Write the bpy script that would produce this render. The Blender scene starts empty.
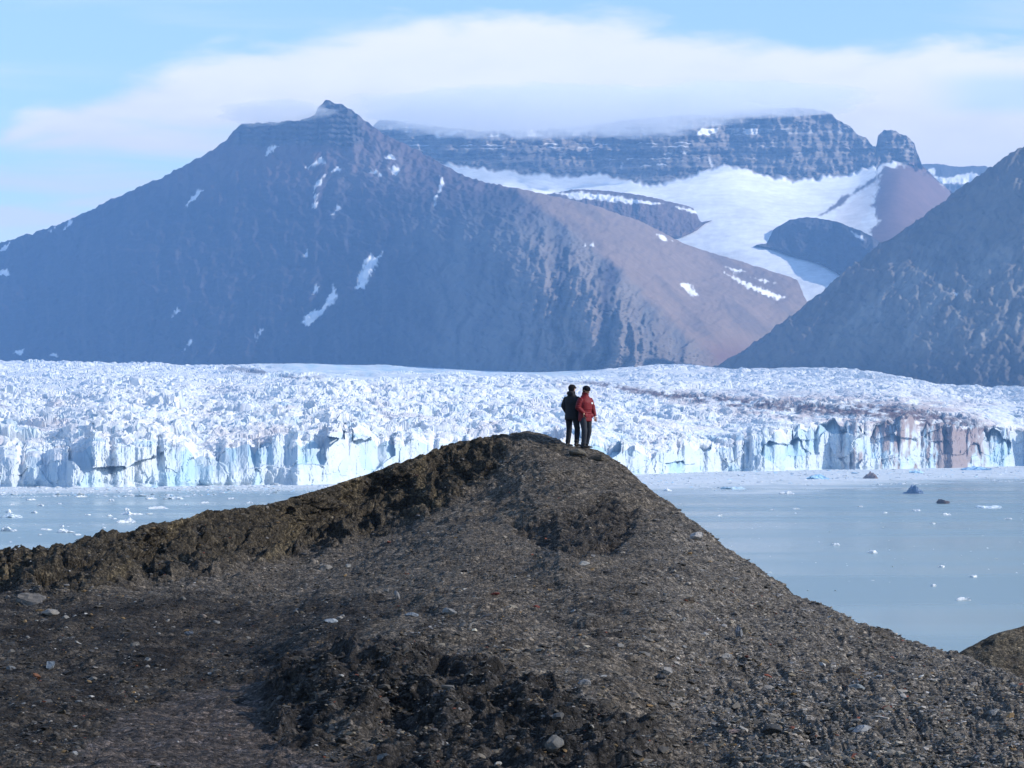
import bpy, bmesh, math, random
import numpy as np
from mathutils import Vector, Matrix

# ------------------------------------------------------------------ camera, sky, sun, exposure
scene = bpy.context.scene
COL = scene.collection
F = 512.0 / math.tan(math.radians(10.0))          # focal length in pixels (20 degree lens)
HORIZON = 433.0
PITCH = math.atan((HORIZON - 384.0) / F)
CAM_Z = 40.0
SUN_EL, SUN_AZ = math.radians(29.0), math.radians(100.0)
SUN_STRENGTH, SKY_STRENGTH, CLOUD_STRENGTH = 4.0, 0.15, 1.0
HAZE_DENSITY = 0.000076
HAZE_COLOR = (0.26, 0.535, 1.0, 1.0)

cam_d = bpy.data.cameras.new('camera')
cam_d.sensor_width = 36.0
cam_d.lens = 36.0 * F / 1024.0
cam_d.clip_start, cam_d.clip_end = 0.5, 80000.0
cam = bpy.data.objects.new('camera', cam_d)
COL.objects.link(cam)
cam.location = (0, 0, CAM_Z)
cam.rotation_euler = (math.pi / 2 + PITCH, 0, 0)
scene.camera = cam

vs = scene.view_settings
vs.view_transform = 'Standard'
vs.look = 'None'
vs.gamma = 1.0
vs.exposure = 0.43
vs.use_curve_mapping = False
scene.cycles.use_denoising = True
scene.cycles.max_bounces = 12
scene.cycles.diffuse_bounces = 3
scene.cycles.volume_bounces = 8
scene.cycles.transparent_max_bounces = 8


class NT:
    """little helper round a node tree"""
    def __init__(self, tree):
        self.t = tree
        tree.nodes.clear()

    def n(self, typ, **kw):
        nd = self.t.nodes.new(typ)
        for k, v in kw.items():
            setattr(nd, k, v)
        return nd

    def put(self, sock, v):
        if v is None:
            return
        if isinstance(v, bpy.types.NodeSocket):
            self.t.links.new(v, sock)
        else:
            sock.default_value = v

    def m(self, op, a, b=None, c=None, clamp=False):
        nd = self.n('ShaderNodeMath', operation=op, use_clamp=clamp)
        self.put(nd.inputs[0], a); self.put(nd.inputs[1], b); self.put(nd.inputs[2], c)
        return nd.outputs[0]

    def step(self, v, lo, hi, smooth=True):
        nd = self.n('ShaderNodeMapRange', interpolation_type='SMOOTHSTEP' if smooth else 'LINEAR')
        self.put(nd.inputs[0], v); self.put(nd.inputs[1], lo); self.put(nd.inputs[2], hi)
        return nd.outputs[0]

    def noise(self, vec, scale, detail=4.0, rough=0.55, dist=0.0):
        nd = self.n('ShaderNodeTexNoise')
        self.put(nd.inputs['Vector'], vec)
        nd.inputs['Scale'].default_value = scale
        nd.inputs['Detail'].default_value = detail
        nd.inputs['Roughness'].default_value = rough
        nd.inputs['Distortion'].default_value = dist
        return nd.outputs['Fac']

    def ramp(self, v, stops):
        nd = self.n('ShaderNodeValToRGB')
        self.put(nd.inputs[0], v)
        el = nd.color_ramp.elements
        while len(el) < len(stops):
            el.new(0.5)
        for e, (p, c) in zip(el, stops):
            e.position = p
            e.color = c if isinstance(c, tuple) and len(c) == 4 else ((*c, 1.0) if isinstance(c, tuple) else (c, c, c, 1.0))
        return nd.outputs[0]

    def mix(self, f, a, b, mode='MIX'):
        nd = self.n('ShaderNodeMix', data_type='RGBA', blend_type=mode)
        self.put(nd.inputs[0], f); self.put(nd.inputs[6], a); self.put(nd.inputs[7], b)
        return nd.outputs[2]

    def xyz(self, x, y, z):
        nd = self.n('ShaderNodeCombineXYZ')
        self.put(nd.inputs[0], x); self.put(nd.inputs[1], y); self.put(nd.inputs[2], z)
        return nd.outputs[0]


def build_world():
    w = bpy.data.worlds.new('World')
    scene.world = w
    w.use_nodes = True
    k = NT(w.node_tree)
    out = k.n('ShaderNodeOutputWorld')
    sky = k.n('ShaderNodeTexSky', sky_type='NISHITA')
    sky.sun_disc = False
    sky.sun_elevation = SUN_EL
    sky.sun_rotation = SUN_AZ
    sky.altitude = 50
    sky.air_density, sky.dust_density, sky.ozone_density = 1.0, 0.1, 2.5
    bg = k.n('ShaderNodeBackground')
    k.put(bg.inputs[0], sky.outputs[0]); bg.inputs[1].default_value = SKY_STRENGTH
    # cloud bank hanging over the mountains, laid out on the compass: bearing tangent u, elevation tangent w
    tc = k.n('ShaderNodeTexCoord')
    sp = k.n('ShaderNodeSeparateXYZ')
    k.put(sp.inputs[0], tc.outputs['Generated'])
    yy = k.m('MAXIMUM', k.m('ABSOLUTE', sp.outputs[1]), 0.15)
    u = k.m('DIVIDE', sp.outputs[0], yy)
    wv = k.m('DIVIDE', sp.outputs[2], yy)
    vec = k.xyz(k.m('MULTIPLY', u, 1.0), k.m('MULTIPLY', wv, 3.0), 0.0)
    n1 = k.noise(vec, 9.0, 5.0, 0.52, 0.4)
    n2 = k.noise(vec, 26.0, 5.0, 0.55, 0.3)
    vec2 = k.xyz(u, k.m('MULTIPLY', wv, 6.5), 3.0)
    n3 = k.noise(vec2, 14.0, 4.0, 0.5, 0.6)
    fc = k.n('ShaderNodeFloatCurve')
    cv = fc.mapping.curves[0]
    pts = [(0.0, 0.50), (0.30, 0.60), (0.335, 0.735), (0.358, 0.79), (0.393, 0.87), (0.437, 0.925), (0.515, 0.962), (0.57, 0.93), (0.62, 0.892), (0.70, 0.885), (1.0, 0.80)]
    cv.points[0].location, cv.points[1].location = pts[0], pts[-1]
    for p in pts[1:-1]:
        cv.points.new(*p)
    fc.mapping.update()
    k.put(fc.inputs['Value'], k.m('MULTIPLY_ADD', u, 1.0, 0.5, clamp=True))   # u -0.5..0.5
    top = k.m('MULTIPLY', fc.outputs[0], 0.152)
    top = k.m('ADD', top, k.m('MULTIPLY_ADD', n1, 0.030, -0.015))
    top = k.m('ADD', top, k.m('MULTIPLY_ADD', n2, 0.020, -0.010))
    d = k.m('SUBTRACT', top, wv)
    body = k.step(d, -0.002, 0.009)
    # the bank thins out towards the left, where it breaks into layers
    thin = k.step(k.m('ADD', u, k.m('MULTIPLY_ADD', n1, 0.20, -0.10)), -0.205, -0.150)
    low = k.step(k.m('ADD', wv, k.m('MULTIPLY_ADD', n3, 0.05, -0.025)), 0.082, 0.106)
    thin = k.m('MULTIPLY', thin, k.m('MAXIMUM', low, k.step(u, -0.11, -0.08)))
    lay = k.m('MULTIPLY', k.step(n3, 0.36, 0.60), 0.80)
    body = k.m('MULTIPLY', body, k.m('MAXIMUM', thin, k.m('MULTIPLY', lay, k.m('SUBTRACT', 1.0, k.m('MULTIPLY', k.step(wv, 0.085, 0.125), 0.6)))))
    hole = k.m('MULTIPLY', k.step(u, 0.135, 0.165), k.m('MULTIPLY', k.step(wv, 0.108, 0.114), k.m('SUBTRACT', 1.0, k.step(wv, 0.120, 0.127))))
    body = k.m('MULTIPLY', body, k.m('SUBTRACT', 1.0, k.m('MULTIPLY', hole, 0.55)))
    # thin high streaks
    high = k.m('MULTIPLY', k.step(k.noise(k.xyz(u, k.m('MULTIPLY', wv, 9.0), 8.0), 7.0, 4.0, 0.5, 0.3), 0.50, 0.80), 0.40)
    mask = k.m('MAXIMUM', body, high)
    mask = k.m('MULTIPLY', mask, 0.97)
    cb = k.n('ShaderNodeBackground')
    tone = k.m('ADD', k.m('MULTIPLY', n2, 0.40), k.m('MULTIPLY', n1, 0.60))
    col = k.ramp(tone, [(0.30, (0.88, 0.855, 0.80)), (0.64, (1.0, 0.94, 0.855))])
    basew = k.step(k.m('ADD', wv, k.m('MULTIPLY_ADD', n2, 0.03, -0.015)), 0.098, 0.128)   # grey underside of the bank
    k.put(cb.inputs[0], k.mix(basew, k.mix(1.0, col, (0.86, 0.86, 0.87, 1), 'MULTIPLY'), col))
    cb.inputs[1].default_value = CLOUD_STRENGTH
    mx = k.n('ShaderNodeMixShader')
    k.put(mx.inputs[0], mask); k.put(mx.inputs[1], bg.outputs[0]); k.put(mx.inputs[2], cb.outputs[0])
    k.put(out.inputs[0], mx.outputs[0])


build_world()
sd = bpy.data.lights.new('sun', 'SUN')
sd.energy = SUN_STRENGTH
sd.angle = math.radians(0.5)
sd.color = (1.0, 0.93, 0.84)
sun = bpy.data.objects.new('sun', sd)
COL.objects.link(sun)
sv = Vector((math.sin(SUN_AZ) * math.cos(SUN_EL), math.cos(SUN_AZ) * math.cos(SUN_EL), math.sin(SUN_EL)))
sun.rotation_euler = sv.to_track_quat('Z', 'Y').to_euler()
sun.location = (300, 0, 300)

# ------------------------------------------------------------------ maths helpers
rng = np.random.default_rng(7)
random.seed(7)
_perm = rng.permutation(4096).astype(np.int64)
_g2 = np.stack([np.cos(np.arange(4096) * 2.399963), np.sin(np.arange(4096) * 2.399963)], -1).astype(np.float32)
_g3 = rng.normal(size=(4096, 3)).astype(np.float32)
_g3 /= np.linalg.norm(_g3, axis=1, keepdims=True)
_rnd = rng.random((4096, 3)).astype(np.float32)


def _h2(i, j, s=0):
    return _perm[(_perm[(i + s * 131) & 4095] + j) & 4095]


def _h3(i, j, k):
    return _perm[(_perm[(_perm[i & 4095] + j) & 4095] + k) & 4095]


def _fade(t):
    return t * t * t * (t * (t * 6 - 15) + 10)


def perlin2(x, y, s=0):
    xi = np.floor(x); yi = np.floor(y)
    xf = (x - xi).astype(np.float32); yf = (y - yi).astype(np.float32)
    xi = xi.astype(np.int64); yi = yi.astype(np.int64)

    def g(a, b):
        q = _g2[_h2(xi + a, yi + b, s)]
        return q[..., 0] * (xf - a) + q[..., 1] * (yf - b)
    u = _fade(xf); v = _fade(yf)
    a = g(0, 0); a = a + u * (g(1, 0) - a)
    b = g(0, 1); b = b + u * (g(1, 1) - b)
    return (a + v * (b - a)) * 1.5


def perlin3(x, y, z):
    xi = np.floor(x); yi = np.floor(y); zi = np.floor(z)
    xf = (x - xi).astype(np.float32); yf = (y - yi).astype(np.float32); zf = (z - zi).astype(np.float32)
    xi = xi.astype(np.int64); yi = yi.astype(np.int64); zi = zi.astype(np.int64)

    def g(a, b, c):
        q = _g3[_h3(xi + a, yi + b, zi + c)]
        return q[..., 0] * (xf - a) + q[..., 1] * (yf - b) + q[..., 2] * (zf - c)
    u = _fade(xf); v = _fade(yf); w = _fade(zf)

    def l(c):
        a = g(0, 0, c); a = a + u * (g(1, 0, c) - a)
        b = g(0, 1, c); b = b + u * (g(1, 1, c) - b)
        return a + v * (b - a)
    a = l(0)
    return (a + w * (l(1) - a)) * 1.4


def fbm2(x, y, octs=5, gain=0.5, lac=2.03, s=0, ridged=False):
    t = 0.0; a = 1.0
    for o in range(octs):
        n = perlin2(x + o * 17.3, y - o * 9.1, s + o)
        if ridged:
            n = 1.0 - 2.0 * np.abs(n)
        t = t + a * n
        a *= gain; x = x * lac; y = y * lac
    return t


def fbm3(x, y, z, octs=4, gain=0.5, lac=2.05):
    t = 0.0; a = 1.0
    for o in range(octs):
        t = t + a * perlin3(x + o * 7.7, y + o * 3.1, z - o * 5.3)
        a *= gain; x = x * lac; y = y * lac; z = z * lac
    return t


def worley2(x, y, s=0, jit=0.9):
    """distance to nearest and second cell point, and three random numbers of the nearest cell"""
    xi = np.floor(x).astype(np.int64); yi = np.floor(y).astype(np.int64)
    f1 = np.full(x.shape, 9.0, np.float32); f2 = f1.copy()
    idx = np.zeros(x.shape, np.int64)
    ox = np.zeros(x.shape, np.float32); oy = ox.copy()
    for a in (-1, 0, 1):
        for b in (-1, 0, 1):
            h = _h2(xi + a, yi + b, s)
            dx = (xi + a + 0.5 + jit * (_rnd[h, 0] - 0.5) - x).astype(np.float32)
            dy = (yi + b + 0.5 + jit * (_rnd[h, 1] - 0.5) - y).astype(np.float32)
            d = np.sqrt(dx * dx + dy * dy)
            near = d < f1
            f2 = np.where(near, f1, np.minimum(f2, d))
            idx = np.where(near, h, idx); ox = np.where(near, dx, ox); oy = np.where(near, dy, oy)
            f1 = np.where(near, d, f1)
    return f1, f2, _rnd[(idx * 7 + 3) & 4095], ox, oy


def sstep(a, b, x):
    t = np.clip((x - a) / (b - a), 0, 1)
    return t * t * (3 - 2 * t)


def at(px, py, D):
    """the point at forward distance D (metres) seen along bearing px, py"""
    px = np.asarray(px, float); py = np.asarray(py, float); D = np.asarray(D, float)
    v = (384.0 - py) / F
    c, s = math.cos(PITCH), math.sin(PITCH)
    yy = c - v * s
    return np.stack([(px - 512.0) / F / yy * D, D + 0 * px, CAM_Z + (s + v * c) / yy * D], -1)


def to_px(P):
    c, s = math.cos(PITCH), math.sin(PITCH)
    y = P[..., 1]; z = P[..., 2] - CAM_Z
    fw = y * c + z * s; up = -y * s + z * c
    return 512.0 + F * P[..., 0] / fw, 384.0 - F * up / fw


class TPS:
    """thin plate spline through (x, y, value) rows"""
    def __init__(self, rows, scale=100.0, smooth=0.0, log=False):
        a = np.array(rows, float)
        self.s, self.log = scale, log
        self.c = a[:, :2] / scale
        val = np.log(a[:, 2]) if log else a[:, 2]
        n = len(a)
        K = self._k(self.c, self.c) + smooth * np.eye(n)
        Pm = np.c_[np.ones(n), self.c]
        A = np.block([[K, Pm], [Pm.T, np.zeros((3, 3))]])
        self.w = np.linalg.solve(A, np.r_[val, 0, 0, 0])

    def _k(self, a, b):
        d2 = ((a[:, None, :] - b[None, :, :]) ** 2).sum(-1)
        return 0.5 * d2 * np.log(d2 + 1e-12)

    def __call__(self, x, y):
        sh = np.broadcast(x, y).shape
        q = np.stack([np.broadcast_to(x, sh).ravel(), np.broadcast_to(y, sh).ravel()], -1) / self.s
        r = np.empty(len(q))
        for i in range(0, len(q), 60000):
            b = q[i:i + 60000]
            r[i:i + 60000] = self._k(b, self.c) @ self.w[:-3] + np.c_[np.ones(len(b)), b] @ self.w[-3:]
        if self.log:
            r = np.exp(r)
        return r.reshape(sh)


def line(pts):
    a = np.array(pts, float)
    return lambda x: np.interp(x, a[:, 0], a[:, 1])


def sline(pts, soft):
    """polyline smoothed with a box of half width soft"""
    f = line(pts)
    o = np.linspace(-soft, soft, 9)
    return lambda x: np.mean([f(np.asarray(x) + k) for k in o], axis=0)


def poly_sd(x, y, poly):
    """signed distance (positive inside) to a polygon"""
    p = np.array(poly, float); n = len(p)
    x0, x1, y0, y1 = p[:, 0].min() - 30, p[:, 0].max() + 30, p[:, 1].min() - 30, p[:, 1].max() + 30
    res = np.full(x.shape, -30.0)
    sel = (x > x0) & (x < x1) & (y > y0) & (y < y1)
    xs, ys = x[sel], y[sel]
    d = np.full(xs.shape, 1e9); ins = np.zeros(xs.shape, bool)
    for i in range(n):
        a, b = p[i], p[(i + 1) % n]
        ab = b - a
        t = np.clip(((xs - a[0]) * ab[0] + (ys - a[1]) * ab[1]) / (ab @ ab + 1e-9), 0, 1)
        d = np.minimum(d, np.hypot(xs - a[0] - t * ab[0], ys - a[1] - t * ab[1]))
        c = ((a[1] > ys) != (b[1] > ys)) & (xs < (b[0] - a[0]) * (ys - a[1]) / (b[1] - a[1] + 1e-12) + a[0])
        ins ^= c
    res[sel] = np.where(ins, d, -d)
    return res


def normals(P):
    du = np.gradient(P, axis=1); dv = np.gradient(P, axis=0)
    n = np.cross(du, dv)
    n /= np.linalg.norm(n, axis=-1, keepdims=True) + 1e-12
    return n


def mesh_obj(name, verts, faces_flat, face_sizes, mat, colors=None, smooth=True, parent=None):
    me = bpy.data.meshes.new(name)
    nv, nl, nf = len(verts), len(faces_flat), len(face_sizes)
    me.vertices.add(nv); me.loops.add(nl); me.polygons.add(nf)
    me.vertices.foreach_set('co', np.ascontiguousarray(verts, np.float32).ravel())
    me.loops.foreach_set('vertex_index', np.ascontiguousarray(faces_flat, np.int32))
    st = np.r_[0, np.cumsum(face_sizes)[:-1]].astype(np.int32)
    me.polygons.foreach_set('loop_start', st)
    me.polygons.foreach_set('use_smooth', np.full(nf, smooth, bool))
    if colors is not None:
        ca = me.color_attributes.new('tint', 'FLOAT_COLOR', 'POINT')
        ca.data.foreach_set('color', np.ascontiguousarray(np.c_[colors, np.ones(nv)], np.float32).ravel())
    me.update(calc_edges=True)
    me.validate()
    me.materials.append(mat)
    o = bpy.data.objects.new(name, me)
    COL.objects.link(o)
    if parent:
        o.parent = parent
    return o


def grid_obj(name, P, mat, colors=None, smooth=True):
    R, C = P.shape[:2]
    i = np.arange(R * C).reshape(R, C)
    q = np.stack([i[:-1, :-1], i[:-1, 1:], i[1:, 1:], i[1:, :-1]], -1).reshape(-1, 4)
    # face the normals up / towards the camera
    n = normals(P)
    if n[..., 2].mean() < 0:
        q = q[:, ::-1]
    return mesh_obj(name, P.reshape(-1, 3), q.ravel(), np.full(len(q), 4), mat,
                    None if colors is None else colors.reshape(-1, 3), smooth)


def tag(o, label=None, cat=None, group=None, kind=None):
    if label: o['label'] = label
    if cat: o['category'] = cat
    if group: o['group'] = group
    if kind: o['kind'] = kind
    return o


def mat_new(name):
    m = bpy.data.materials.new(name)
    m.use_nodes = True
    return m, NT(m.node_tree)


def principled(k, base, rough=0.9, spec=0.3, normal=None):
    p = k.n('ShaderNodeBsdfPrincipled')
    k.put(p.inputs['Base Color'], base)
    k.put(p.inputs['Roughness'], rough)
    p.inputs['Specular IOR Level'].default_value = spec
    if normal is not None:
        k.put(p.inputs['Normal'], normal)
    o = k.n('ShaderNodeOutputMaterial')
    k.put(o.inputs[0], p.outputs[0])
    return p


def bump(k, h, strength, dist):
    b = k.n('ShaderNodeBump')
    b.inputs['Strength'].default_value = strength
    b.inputs['Distance'].default_value = dist
    k.put(b.inputs['Height'], h)
    return b.outputs[0]


def tinted(name, scales, amount=0.35, rough=0.9, spec=0.25, bmp=None, calm_snow=False):
    """surface whose own colour is the vertex tint, broken up by noise of several sizes"""
    m, k = mat_new(name)
    at_ = k.n('ShaderNodeAttribute', attribute_name='tint')
    g = k.n('ShaderNodeNewGeometry')
    c = at_.outputs['Color']
    for s in scales:
        n = k.noise(g.outputs['Position'], s, 5.0, 0.6)
        c = k.mix(1.0, c, k.ramp(n, [(0.25, 1.0 - amount), (0.75, 1.0 + amount)]), 'MULTIPLY')
    nm = None
    if bmp:
        h = k.noise(g.outputs['Position'], bmp[0], 6.0, 0.65)
        if calm_snow:
            bw = k.n('ShaderNodeRGBToBW'); k.put(bw.inputs[0], at_.outputs['Color'])
            h = k.m('MULTIPLY', h, k.m('MULTIPLY_ADD', k.step(bw.outputs[0], 0.3, 0.6), -0.85, 1.0))
        nm = bump(k, h, bmp[1], bmp[2])
    principled(k, c, rough, spec, nm)
    return m


def flat_mat(name, col, rough=0.8, spec=0.3, nscale=30.0, amount=0.2, bmp=None):
    m, k = mat_new(name)
    tc = k.n('ShaderNodeTexCoord')
    n = k.noise(tc.outputs['Object'], nscale, 4.0, 0.6)
    c = k.mix(1.0, (*col, 1), k.ramp(n, [(0.25, 1 - amount), (0.75, 1 + amount)]), 'MULTIPLY')
    nm = bump(k, n, bmp[0], bmp[1]) if bmp else None
    principled(k, c, rough, spec, nm)
    return m


MAT_ROCK = tinted('mountain_rock', (0.008, 0.04), 0.13, 0.95, 0.1, (0.055, 0.25, 5.0), True)
MAT_ICE = tinted('glacier_ice', (0.05,), 0.06, 0.75, 0.25, (0.35, 0.45, 1.6))
MAT_SOIL = tinted('moraine_soil', (2.2, 14.0, 55.0), 0.30, 0.92, 0.2, (26.0, 0.8, 0.045))
def soil_material():
    m, k = mat_new('moraine_soil')
    at_ = k.n('ShaderNodeAttribute', attribute_name='tint')
    g = k.n('ShaderNodeNewGeometry')
    c = at_.outputs['Color']
    h = None
    for sc, amt in ((7.0, 0.45), (19.0, 0.75), (42.0, 0.6)):
        v = k.n('ShaderNodeTexVoronoi'); v.inputs['Scale'].default_value = sc
        wv = k.n('ShaderNodeVectorMath', operation='ADD')
        nz = k.n('ShaderNodeTexNoise'); k.put(nz.inputs['Vector'], g.outputs['Position']); nz.inputs['Scale'].default_value = sc * 0.7
        k.put(wv.inputs[0], g.outputs['Position'])
        sc_ = k.n('ShaderNodeVectorMath', operation='SCALE'); k.put(sc_.inputs[0], nz.outputs['Color']); sc_.inputs['Scale'].default_value = 0.6 / sc
        k.put(wv.inputs[1], sc_.outputs[0])
        k.put(v.inputs['Vector'], wv.outputs[0])
        sp = k.n('ShaderNodeSeparateColor'); k.put(sp.inputs[0], v.outputs['Color'])
        f = k.m('POWER', sp.outputs[0], 1.6)
        c = k.mix(1.0, c, k.ramp(f, [(0.0, 1.0 - amt * 0.62), (1.0, 1.0 + amt * 1.25)]), 'MULTIPLY')
        d = k.m('MULTIPLY', k.m('MULTIPLY', v.outputs['Distance'], k.m('MULTIPLY_ADD', sp.outputs[1], 1.2, 0.3)), -1.0 / sc * 0.9)
        h = d if h is None else k.m('ADD', h, d)
    for s_ in (1.3, 5.0):
        c = k.mix(1.0, c, k.ramp(k.noise(g.outputs['Position'], s_, 5.0, 0.65), [(0.28, 0.68), (0.72, 1.34)]), 'MULTIPLY')
    h = k.m('ADD', h, k.m('MULTIPLY', k.noise(g.outputs['Position'], 9.0, 6.0, 0.7), 0.10))
    principled(k, c, 0.92, 0.2, bump(k, h, 0.9, 0.9))
    return m


MAT_SOIL = soil_material()
MAT_STONE = tinted('stone', (14.0,), 0.25, 0.8, 0.3, (30.0, 0.5, 0.02))
MAT_FLOE = tinted('floe_ice', (0.4,), 0.07, 0.6, 0.3, (0.6, 0.4, 0.5))

# ------------------------------------------------------------------ water
def build_water():
    m, k = mat_new('fjord_water')
    g = k.n('ShaderNodeNewGeometry')
    sp = k.n('ShaderNodeSeparateXYZ'); k.put(sp.inputs[0], g.outputs['Position'])
    x, y = sp.outputs[0], sp.outputs[1]
    # long wind streaks: calm lanes and ruffled lanes
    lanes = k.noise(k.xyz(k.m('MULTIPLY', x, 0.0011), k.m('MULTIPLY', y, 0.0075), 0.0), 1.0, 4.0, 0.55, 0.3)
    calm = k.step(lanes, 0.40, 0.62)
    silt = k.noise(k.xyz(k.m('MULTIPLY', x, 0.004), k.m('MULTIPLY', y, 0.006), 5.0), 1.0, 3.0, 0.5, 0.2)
    base = k.mix(calm, (0.26, 0.335, 0.335, 1), k.mix(k.step(silt, 0.3, 0.7), (0.345, 0.42, 0.375, 1), (0.375, 0.425, 0.37, 1)))  # ruffled lanes darker: their different sky reflection is put into the colour
    # slush thickens towards the ice front (front runs from about y=2150 at the left to 3300 at the right)
    front = k.m('MULTIPLY_ADD', x, 1.42, 2689.0)
    dist = k.m('SUBTRACT', front, y)
    wid = k.m('MULTIPLY_ADD', k.step(x, -330.0, 160.0), 620.0, 330.0)
    sl = k.noise(k.xyz(k.m('MULTIPLY', x, 0.008), k.m('MULTIPLY', y, 0.006), 9.0), 1.0, 6.0, 0.6, 0.4)
    q = k.m('ADD', k.m('DIVIDE', dist, wid), k.m('MULTIPLY_ADD', sl, 1.1, -0.55))
    slush = k.m('SUBTRACT', 1.0, k.step(q, 0.62, 1.12))
    slush = k.m('MULTIPLY', slush, k.step(k.noise(k.xyz(k.m('MULTIPLY', x, 0.06), k.m('MULTIPLY', y, 0.012), 2.0), 1.0, 6.0, 0.7), 0.18, 0.52))
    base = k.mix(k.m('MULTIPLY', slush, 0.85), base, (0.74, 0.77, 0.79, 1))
    wav = k.noise(k.xyz(k.m('MULTIPLY', x, 1.0), k.m('MULTIPLY', y, 1.0), 0.0), 0.5, 3.0, 0.6)
    nm = bump(k, wav, 0.10, 0.25)
    rough = k.m('MULTIPLY_ADD', calm, -0.13, 0.30)
    rough = k.m('MAXIMUM', rough, k.m('MULTIPLY', slush, 0.8))
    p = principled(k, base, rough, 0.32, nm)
    p.inputs['IOR'].default_value = 1.33
    xs = np.linspace(-5500, 5500, 12); ys = np.linspace(-900, 11000, 14)
    P = np.stack(np.broadcast_arrays(xs[None, :], ys[:, None], 0.0), -1)
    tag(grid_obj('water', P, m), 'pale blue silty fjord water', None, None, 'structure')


build_water()

# ------------------------------------------------------------------ mountains
def crest_rows(X, crest, base, n):
    """rows of pixel heights from base line to crest line"""
    t = np.linspace(0, 1, n)[:, None]
    yb, yc = base(X)[None, :], crest(X)[None, :]
    return np.broadcast_to(X[None, :], (n, len(X))).copy(), yb + (yc - yb) * t, np.broadcast_to(t, (n, len(X))).copy()


def add_back(P, Cc, depth, drop, n=8):
    """the far side of a crest, falling away behind it"""
    last = P[-1]
    out, cc = [P], [Cc]
    for i in range(1, n + 1):
        f = i / n
        q = last.copy()
        s = 1 + depth * f / np.maximum(last[:, 1], 1)
        q[:, 0] *= s; q[:, 1] *= s
        q[:, 2] = last[:, 2] + (-20 - last[:, 2]) * (f ** 1.15) * drop
        out.append(q[None]); cc.append(Cc[-1:])
    return np.concatenate(out), np.concatenate(cc)


def mixc(c, m, col):
    m = np.clip(m, 0, 1)[..., None]
    return c * (1 - m) + np.array(col) * m


SNOW = (0.87, 0.87, 0.87)


def cols(x0, x1, step, lo, hi, margin_step=25.0):
    return np.r_[np.arange(lo, x0, margin_step), np.arange(x0, x1, step), np.arange(x1, hi + 1, margin_step)]


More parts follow.
